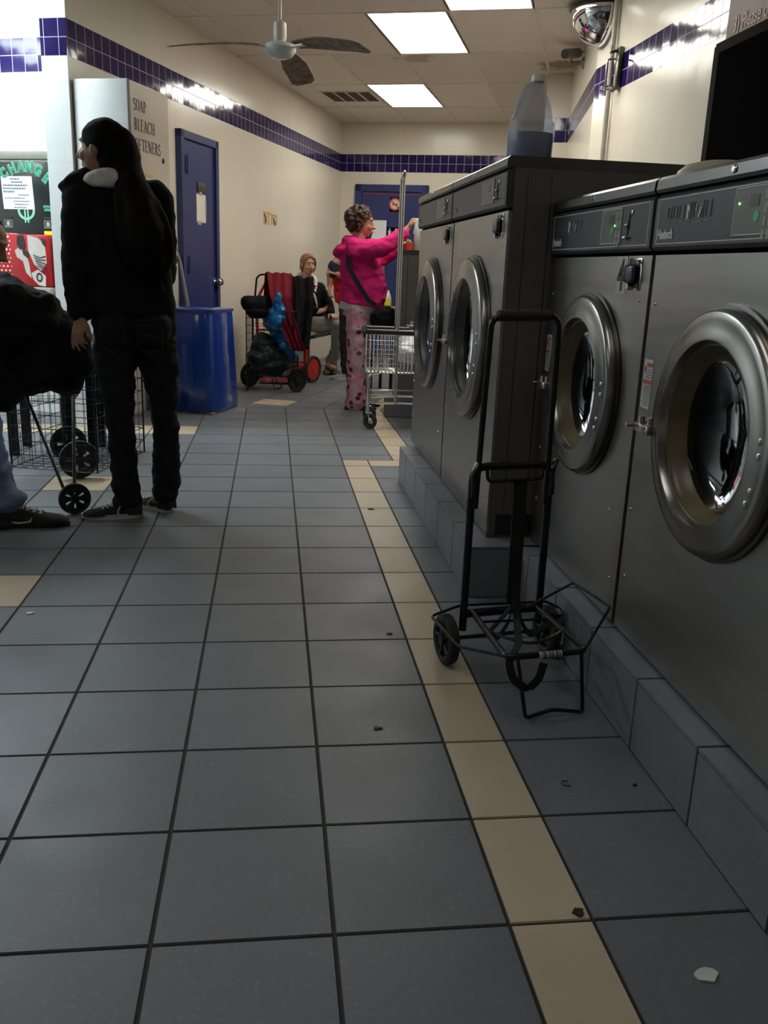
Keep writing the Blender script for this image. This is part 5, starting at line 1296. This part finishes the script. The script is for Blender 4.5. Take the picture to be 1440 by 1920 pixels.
for x0 in (-1.115, -.965):
    pts = [(x0, 2.498, .845), (x0, 2.492, .755), (x0 + .05, 2.488, .735), (x0 + .10, 2.495, .755), (x0 + .10, 2.505, .845)]; tube(bm, pts, .0014, 5, closed=True); tube(bm, [(x0, 2.492, .82), (x0 + .1, 2.498, .79)], .0014, 5)
wobj('pocket_stitching', bm, mat('denim_thread', (.024, .024, .027), .8), A1, jn)
def f(bm):
    torso(bm, [(V((-1.005, 2.655, .875)), .170, .125), (V((-1.005, 2.655, .95)), .172, .128), (V((-1.01, 2.65, 1.08)), .162, .120), (V((-1.022, 2.645, 1.24)), .172, .125), (V((-1.034, 2.64, 1.345)), .165, .100), (V((-1.038, 2.63, 1.405)), .105, .085), (V((-1.042, 2.62, 1.435)), .070, .068)], sd, .006)
    limb(bm, [shL, elL, wrL + V((0, .01, .02))], [.075, .062, .050], .004); limb(bm, [shR, elR, wrR], [.075, .064, .050], .004)
    limb(bm, [(-1.255, 2.59, 1.375), (-1.18, 2.60, 1.425), (-1.11, 2.59, 1.448), (-1.06, 2.59, 1.42)], [.012, .020, .022, .02]); limb(bm, [(-1.19, 2.60, 1.395), (-1.13, 2.58, 1.40), (-1.08, 2.58, 1.39)], [.028, .03, .03])
    ell(bm, (-1.20, 2.585, 1.40), .058, .045, .022, rot=Matrix.Rotation(radians(-28), 3, 'Y'))
jk = garment('fleece_jacket', A1, f, m_fleece, .010, .009, 8, 1)
def f(bm):
    limb(bm, [(-1.165, 2.555, 1.392), (-1.12, 2.535, 1.408), (-1.06, 2.525, 1.418), (-1.01, 2.53, 1.41)], [.010, .022, .030, .028]); ell(bm, (-1.075, 2.54, 1.398), .080, .040, .026)
garment('hood_lining', A1, f, m_lining, .008, .006, 20, parent=jk)
def f(bm):
    Rm = rotm(hf); L = lambda x, y, z: hc + Rm @ (V((x, y, z)) * .98)
    ell(bm, L(0, -.018, .033), .082, .096, .086, rot=Rm); ell(bm, L(0, -.045, -.01), .074, .066, .085, rot=Rm)
    limb(bm, [L(0, -.085, .035), L(.01, -.105, .0), (-.985, 2.555, 1.44), (-.955, 2.52, 1.34), (-.925, 2.505, 1.22), (-.90, 2.51, 1.10), (-.885, 2.53, 1.03)], [.050, .052, .058, .072, .085, .065, .02], n=20)
    torso(bm, [(V((-.985, 2.55, 1.43)), .045, .035), (V((-.955, 2.50, 1.33)), .085, .032), (V((-.92, 2.495, 1.20)), .108, .030), (V((-.905, 2.50, 1.10)), .095, .024), (V((-.90, 2.51, 1.02)), .05, .012)], (1, .2, 0))
garment('long_hair', A1, f, m_hair, .008, .005, 14, 4)
shoe(A1, (-.988, 2.62, 0), (-1.25, 2.585, 0), m_shoe, m_canvas, m_lace, .255)
shoe(A1, (-.862, 2.685, 0), (-1.03, 2.80, 0), m_shoe, m_canvas, m_lace, .25)

# --- woman in pink loading the far washer
A2_ = thing('person', 'person in hot pink hooded top and printed pajama trousers reaching up to a washer', 'person', (.28, 5.9, 0))
hc = V((.275, 5.90, 1.452)); hf = V((1, -.10, -.10)); sd = V((0, 1, 0))
T2 = [(V((.275, 5.90, .74)), .155, .135), (V((.275, 5.90, .84)), .165, .150), (V((.30, 5.90, .96)), .160, .165), (V((.275, 5.90, 1.10)), .155, .140), (V((.235, 5.90, 1.24)), .155, .105), (V((.235, 5.90, 1.30)), .10, .075)]
a1 = [V((.225, 5.745, 1.245)), V((.43, 5.70, 1.272)), V((.575, 5.72, 1.375))]; a2 = [V((.235, 6.055, 1.245)), V((.41, 6.05, 1.165)), V((.575, 5.98, 1.285))]
g1 = [((.262, 5.82, .80), (.262, 5.82, .42), (.262, 5.82, .08)), (.105, .085, .082)]; g2 = [((.300, 5.99, .80), (.310, 5.99, .42), (.315, 5.99, .08)), (.105, .085, .080)]
def f(bm):
    torso(bm, T2, sd, -.02); limb(bm, [(.24, 5.9, 1.26), (.262, 5.9, 1.39)], [.058, .052]); head(bm, hc, hf, 1.)
    limb(bm, a1, [.045, .038, .025]); limb(bm, a2, [.045, .038, .025])
    limb(bm, [a1[2], V((.615, 5.73, 1.415))], [.025, .024]); hand(bm, (.615, 5.73, 1.415), (.5, .1, .85), (.6, .1, -.5), .95, 1.5)
    hand(bm, a2[2], (.75, -.15, .55), (.3, 0, -.9), .95, .9)
    for l in (g1, g2): limb(bm, l[0], [.07, .05, .04]); ell(bm, V(l[0][-1]) + V((.02, 0, -.04)), .06, .025, .02)
skin_body(A2_, f, m_skin)
def f(bm):
    limb(bm, *g1); limb(bm, *g2); torso(bm, T2[:2], sd, -.004); limb(bm, [(.262, 5.82, .12), (.262, 5.82, .055)], [.084, .088]); limb(bm, [(.315, 5.99, .12), (.315, 5.99, .055)], [.082, .084])
garment('pajama_trousers', A2_, f, m_pajama, .011, .010, 9)
def f(bm): torso(bm, [(V((.272, 5.90, .775)), .175, .152), (V((.275, 5.90, .81)), .180, .162), (V((.28, 5.90, .87)), .178, .162)], sd)
garment('white_undershirt', A2_, f, mat('white_cotton', (.62, .58, .54), .9), .010, .006, 14)
def f(bm):
    torso(bm, [(V((.285, 5.90, .825)), .192, .182)] + [(c + V((0, 0, .0)), w + .022, d + .024) for c, w, d in T2[2:]], sd)
    limb(bm, a1, [.082, .068, .052]); limb(bm, a2, [.082, .068, .052])
    ell(bm, (.135, 5.90, 1.24), .085, .13, .05, rot=Matrix.Rotation(radians(-30), 3, 'Y')); ell(bm, (.20, 5.90, 1.31), .08, .11, .045)
    ell(bm, (.40, 5.90, .90), .07, .12, .055)
pk = garment('pink_hooded_top', A2_, f, m_pink, .010, .012, 11, 2)
bm = B()
for i in range(4): box(bm, .3, .33, 5.85 + i * .03, 5.87 + i * .03, 1.08, 1.13)
for v_ in bm.verts: v_.co.x += .13
wobj('chest_lettering', bm, m_white, A2_, pk)
def f(bm):
    Rm = rotm(hf); L = lambda x, y, z: hc + Rm @ V((x, y, z))
    ell(bm, L(0, -.018, .040), .086, .092, .078, rot=Rm); ell(bm, L(0, -.06, -.0), .078, .070, .088, rot=Rm)
    random.seed(9)
    for i in range(60):
        a, b = random.uniform(0, 2 * pi), random.uniform(-.4, 1.3); d = V((cos(a) * cos(b), sin(a) * cos(b) - .15, sin(b)))
        if d.y > .45 and d.z < .5: continue
        ell(bm, L(d.x * .088, d.y * .098 - .015, d.z * .090 + .03), .016, .020, .016, seg=8)
    limb(bm, [L(.078, .02, .02), L(.083, .0, -.04), L(.07, -.03, -.075)], [.014, .014, .01]); limb(bm, [L(-.078, .02, .02), L(-.083, .0, -.04)], [.014, .012])
garment('curly_hair', A2_, f, m_hairb, .006, .010, 40, 3, sm=1)
Rm = rotm(hf); eyes(A2_, lambda x, y, z: hc + Rm @ V((x, y, z)))
shoe(A2_, (.175, 5.82, 0), (.43, 5.80, 0), m_shoe, m_black, None, .25, .05, .07); shoe(A2_, (.225, 5.99, 0), (.47, 5.99, 0), m_shoe, m_black, None, .25, .05, .07)
sb = thing('shoulder_bag', 'black shoulder bag with wide strap worn by the person in the pink top', 'bag', (.44, 5.70, .74))
bm = B(); ribbon(bm, [V(p) - sb.location for p in ((.19, 5.88, 1.335), (.165, 5.735, 1.24), (.16, 5.705, 1.12), (.245, 5.695, .98), (.325, 5.685, .865), (.385, 5.685, .83))], .019, .003, V((.8, 0, .55))); obj('strap', bm, m_black, sb, 60)
bm = B(); ell(bm, (0, -.01, -.01), .10, .055, .09); ell(bm, (.05, 0, -.02), .07, .05, .085); ell(bm, (.04, .0, .06), .055, .04, .03); obj('bag', blob(bm, .008, 2, .008, 16), m_coat, sb)

# --- woman in the red shirt, arms crossed, behind the woman in pink
A3 = thing('person', 'person in red shirt and dark trousers with crossed arms behind the person in pink', 'person', (.40, 7.9, 0))
hc = V((.455, 7.89, 1.475)); hf = V((-1, -.1, 0)); sd = V((0, 1, 0))
T3 = [(V((.345, 7.9, .76)), .15, .11), (V((.345, 7.9, .88)), .15, .12), (V((.33, 7.9, 1.02)), .145, .13), (V((.34, 7.9, 1.16)), .155, .12), (V((.375, 7.9, 1.28)), .155, .09), (V((.40, 7.9, 1.33)), .08, .06)]
b1 = [V((.33, 7.745, 1.26)), V((.175, 7.72, 1.115)), V((.150, 7.74, .93))]; b2 = [V((.40, 8.05, 1.26)), V((.33, 7.80, 1.02)), V((.225, 7.70, 1.045))]
q1 = [((.345, 7.82, .80), (.34, 7.82, .45), (.36, 7.82, .09)), (.095, .08, .07)]; q2 = [((.36, 7.98, .80), (.38, 7.98, .45), (.40, 7.98, .09)), (.095, .08, .07)]
def f(bm):
    torso(bm, T3, sd, -.015); limb(bm, [(.40, 7.9, 1.3), (.45, 7.9, 1.42)], [.055, .05]); head(bm, hc, hf, .95)
    limb(bm, b1, [.052, .042, .026]); limb(bm, b2, [.05, .04, .026]); hand(bm, b1[2], (-.1, -.1, -1), (1, 0, 0), 1., 1.1); hand(bm, b2[2], (-.95, 0, .25), (0, .3, -1), 1., 1.3)
    for l in (q1, q2): limb(bm, l[0], [.07, .05, .04]); ell(bm, V(l[0][-1]) + V((-.02, 0, -.045)), .06, .025, .02)
skin_body(A3, f, m_skin, .006)
def f(bm): torso(bm, [(c, w + .015, d + .02) for c, w, d in T3], sd); limb(bm, [b1[0], b1[0].lerp(b1[1], .35)], [.068, .062]); limb(bm, [b2[0], b2[0].lerp(b2[1], .45)], [.068, .062])
garment('red_shirt', A3, f, m_redshirt, .011, .010, 10)
def f(bm): limb(bm, *q1); limb(bm, *q2); torso(bm, T3[:2], sd, .0)
garment('dark_trousers', A3, f, m_darkp, .012, .008, 10)
def f(bm): limb(bm, [b1[1] + V((.01, 0, .01)), b1[1].lerp(b1[2], .45)], [.056, .046]); limb(bm, [b2[1] + V((.05, 0, 0)), b2[1].lerp(b2[2], .55)], [.062, .046])
garment('navy_sleeve', A3, f, m_navy, .010, .008, 12)
def f(bm):
    Rm = rotm(hf); ell(bm, hc + Rm @ V((0, -.025, .03)), .082, .09, .085, rot=Rm); ell(bm, hc + Rm @ V((0, -.06, -.03)), .07, .06, .09, rot=Rm)
garment('hair', A3, f, m_hairb, .010, .006, 20)
shoe(A3, (.43, 7.82, 0), (.17, 7.80, 0), m_greysh, m_canvas, m_lace, .27); shoe(A3, (.52, 7.98, 0), (.27, 7.98, 0), m_greysh, m_canvas, m_lace, .27)

# --- seated woman on the bench
A4 = thing('person', 'seated person with auburn hair, dark jacket and pale grey leggings on the bench', 'person', (.02, 8.42, .42))
hc = V((-.040, 8.36, 1.130)); hf = V((.36, -.92, -.06)); sd = V((.75, .62, 0))
T4 = [(V((-.02, 8.46, .49)), .155, .12), (V((-.03, 8.46, .62)), .15, .12), (V((-.05, 8.44, .76)), .155, .125), (V((-.06, 8.42, .88)), .165, .11), (V((-.055, 8.41, .95)), .10, .075)]
c1 = [V((-.19, 8.36, .885)), V((-.16, 8.24, .69)), V((.03, 8.18, .655))]; c2 = [V((.085, 8.48, .885)), V((.19, 8.42, .69)), V((.20, 8.27, .63))]
u1 = [((-.0, 8.38, .50), (.16, 8.30, .515), (.27, 8.26, .505)), (.095, .085, .068)]; v1 = [((.27, 8.26, .50), (.27, 8.25, .30), (.235, 8.27, .12)), (.068, .062, .045)]
u2 = [((.07, 8.50, .50), (.22, 8.44, .52), (.33, 8.40, .50)), (.095, .085, .066)]; v2 = [((.33, 8.40, .50), (.30, 8.38, .30), (.20, 8.33, .14)), (.066, .06, .045)]
def f(bm):
    torso(bm, T4, sd, -.015); limb(bm, [(-.055, 8.41, .93), (-.048, 8.385, 1.06)], [.05, .047]); head(bm, hc, hf, .94, jaw=.95)
    limb(bm, c1, [.045, .036, .025]); limb(bm, c2, [.045, .036, .025]); hand(bm, c1[2], (.85, -.1, .15), (0, -.5, .8), 1., .5, thumb=-1); hand(bm, c2[2], (.3, -.85, -.1), (0, 0, -1), 1., .5)
    for l in (u1, v1, u2, v2): limb(bm, l[0], [r * .75 for r in l[1]])
    ell(bm, (.23, 8.20, .075), .04, .09, .035); ell(bm, (.19, 8.26, .09), .04, .09, .035)
skin_body(A4, f, m_skin3)
def f(bm):
    for l in (u1, v1, u2, v2): limb(bm, *l)
    torso(bm, T4[:2], sd, .005)
garment('grey_leggings', A4, f, m_grey, .010, .008, 12)
def f(bm):
    torso(bm, [(c, w + .018, d + .02) for c, w, d in T4], sd); limb(bm, c1, [.070, .06, .048]); limb(bm, c2, [.070, .06, .048]); ell(bm, (-.055, 8.45, .98), .11, .07, .045)
j4 = garment('dark_jacket', A4, f, m_fleece, .010, .012, 12, 3)
def f(bm):
    limb(bm, [(-.155, 8.38, .93), (-.165, 8.42, .985), (-.10, 8.47, 1.01), (-.01, 8.47, 1.0), (.04, 8.41, .96), (.035, 8.34, .86)], [.02, .035, .04, .035, .024, .015]); limb(bm, [(-.12, 8.33, .93), (-.05, 8.30, .90), (.03, 8.31, .80), (.06, 8.31, .68)], [.018, .02, .015, .01])
garment('cream_hood_trim', A4, f, m_lining, .008, .005, 20, parent=j4)
def f(bm):
    Rm = rotm(hf); L = lambda x, y, z: hc + Rm @ (V((x, y, z)) * .94)
    ell(bm, L(0, -.026, .036), .079, .090, .078, rot=Rm); ell(bm, L(0, -.05, -.02), .076, .062, .088, rot=Rm)
    limb(bm, [L(.015, .062, .092), L(-.040, .068, .068), L(-.066, .045, .02), L(-.074, .015, -.05), L(-.062, .0, -.09)], [.008, .011, .012, .011, .006]); limb(bm, [L(.015, .062, .092), L(.050, .058, .060), L(.070, .035, .01), L(.07, .0, -.045)], [.008, .009, .010, .008])
garment('auburn_hair', A4, f, m_hairo, .007, .005, 30, 2)
Rm = rotm(hf); eyes(A4, lambda x, y, z: hc + Rm @ (V((x, y, z)) * .94), .94)
shoe(A4, (.235, 8.30, .0), (.27, 8.08, .0), m_boot, m_brown, None, .25, .045, .09, 'boot', .05); shoe(A4, (.20, 8.36, .0), (.16, 8.14, .0), m_boot, m_brown, None, .25, .045, .09, 'boot', .05)

# --- person in light jeans seated at the left edge
A5 = thing('person', 'seated person in light blue jeans and black lace-up trainers with a white flash', 'person', (-1.9, 2.6, .45))
hc = V((-1.605, 2.74, 1.155)); hf = V((1, -.1, -.5)); sd = V((0, 1, 0))
T5 = [(V((-2.10, 2.62, .50)), .17, .13), (V((-2.08, 2.63, .66)), .16, .13), (V((-1.98, 2.66, .84)), .18, .13), (V((-1.86, 2.70, .97)), .18, .10), (V((-1.82, 2.71, 1.00)), .1, .07)]
d1 = [V((-1.88, 2.52, .94)), V((-1.78, 2.50, .74)), V((-1.56, 2.90, .78))]; d2 = [V((-1.88, 2.88, .94)), V((-1.74, 2.95, .76)), V((-1.54, 2.92, .80))]
w1 = [((-2.05, 2.53, .50), (-1.85, 2.50, .50), (-1.62, 2.48, .47), (-1.575, 2.475, .27), (-1.525, 2.475, .115)), (.10, .09, .082, .072, .068)]
w2 = [((-2.05, 2.75, .50), (-1.90, 2.68, .50), (-1.80, 2.58, .47), (-1.76, 2.50, .27), (-1.72, 2.46, .105)), (.10, .09, .078, .066, .062)]
def f(bm):
    torso(bm, T5, sd, -.02); limb(bm, [(-1.84, 2.71, .98), (-1.68, 2.74, 1.08)], [.058, .054]); head(bm, hc, hf, 1.)
    limb(bm, d1, [.048, .038, .026]); limb(bm, d2, [.048, .038, .026]); hand(bm, d1[2], (.9, .2, -.3), (0, 0, -1), 1., .9); hand(bm, d2[2], (.9, 0, -.3), (0, 0, -1), 1., .9)
    for l in (w1, w2): limb(bm, l[0], [r * .75 for r in l[1]]); ell(bm, V(l[0][-1]) + V((.03, 0, -.055)), .06, .025, .02)
skin_body(A5, f, m_skin2, .007)
def f(bm):
    limb(bm, *w1); limb(bm, *w2); torso(bm, T5[:1] + [(V((-2.09, 2.62, .60)), .165, .13)], sd, .01)
    ell(bm, (-1.520, 2.475, .125), .078, .072, .034); ell(bm, (-1.71, 2.46, .125), .075, .070, .032)
garment('light_jeans', A5, f, m_denim, .010, .016, 11)
def f(bm):
    torso(bm, [(c, w + .025, d + .03) for c, w, d in T5], sd); limb(bm, d1, [.08, .07, .05]); limb(bm, d2, [.08, .07, .05]); limb(bm, [(-1.86, 2.56, .58), (-1.66, 2.50, .545)], [.10, .085])
garment('black_coat', A5, f, m_coat, .012, .016, 10)
def f(bm):
    Rm = rotm(hf); ell(bm, hc + Rm @ V((0, -.025, .035)), .083, .09, .083, rot=Rm); ell(bm, hc + Rm @ V((0, -.06, -.02)), .072, .06, .085, rot=Rm)
garment('hair', A5, f, m_hair, .010, .006, 20)
s1 = shoe(A5, (-1.595, 2.475, 0), (-1.27, 2.475, 0), m_shoe, m_black, m_lace, .32, .052, .098, 'trainer'); shoe(A5, (-1.78, 2.45, 0), (-1.5, 2.44, 0), m_shoe, m_black, m_lace, .30, .052, .095, 'trainer')
# swoosh shaped flash on the trainer's side
bm = B(); poly(bm, [(-1.555, 2.4235, .043), (-1.50, 2.4215, .026), (-1.46, 2.4205, .022), (-1.415, 2.4200, .030), (-1.408, 2.4205, .052), (-1.425, 2.4205, .034), (-1.46, 2.421, .030), (-1.51, 2.422, .034)], .004, (0, -1, 0)); wobj('side_flash', bm, m_lace, A5, s1, 0)

ct = soft('draped_coat', 'black padded coat heaped over the front of the wire shopping cart', 'coat', m_coat, [((-1.60, 2.86, .86), (.17, .12, .17)), ((-1.50, 2.90, .84), (.17, .12, .15)), ((-1.42, 2.94, .76), (.15, .11, .15)), ((-1.36, 2.98, .68), (.12, .10, .16)), ((-1.66, 2.84, .68), (.12, .11, .22)), ((-1.62, 2.84, .52), (.10, .09, .10)), ((-1.50, 2.94, .62), (.12, .10, .14)), ((-1.36, 2.98, .56), (.08, .08, .10))], disp=.03, ds=7)

# ------------------------------------------------------------------ scraps on the floor
random.seed(21)
def gum(lbl, x, y, r, z=.0, m=None, name='gum_spot', n=10, grp='black specks on the floor tiles'):
    bm = B(); pts = [(r * (1 + random.uniform(-.35, .35)) * cos(2 * pi * i / n), r * .8 * (1 + random.uniform(-.35, .35)) * sin(2 * pi * i / n), 0) for i in range(n)]
    poly(bm, pts, .003, (0, 0, 1)); o = obj(name, bm, m or m_gum, loc=(x, y, z + .0003)); tag(o, lbl, 'speck' if m is None else 'scrap', grp)
FL = {'gum': [('black square speck on the far part of the cream tile strip', .051, 2.747, .016), ('black gum spot on the grey tile left of the cream strip near the middle', -.155, .691, .011),
              ('small black speck left of the cream strip level with the hand truck wheel', -.049, 1.272, .008), ('dark gum spot at the corner of a cream tile nearest the camera', .132, .018, .012), ('tiny dark speck close to the tiled kerb', .399, .404, .005)],
      'scrap': [('white scrap of paper on the grey tile at the left edge', -1.182, 1.48, .012), ('pale crumpled scrap on the tile at bottom right', .295, -.14, .018)], 'hair': (.244, .42)}
for lbl, x, y, r in FL['gum']: gum(lbl, x, y, r)
for lbl, x, y, r in FL['scrap']: gum(lbl, x, y, r, m=m_scrap, name='paper_scrap', grp='pale scraps on the floor')
bm = B(); x, y = FL['hair']; tube(bm, [(.012 * cos(a), .010 * sin(a), .002) for a in [radians(60 + 20 * i) for i in range(13)]], .0012, 6); tag(obj('hair_loop', bm, m_gum, loc=(x, y, .0005)), 'tiny dark curled thread on the tile right of the cream strip', 'thread')
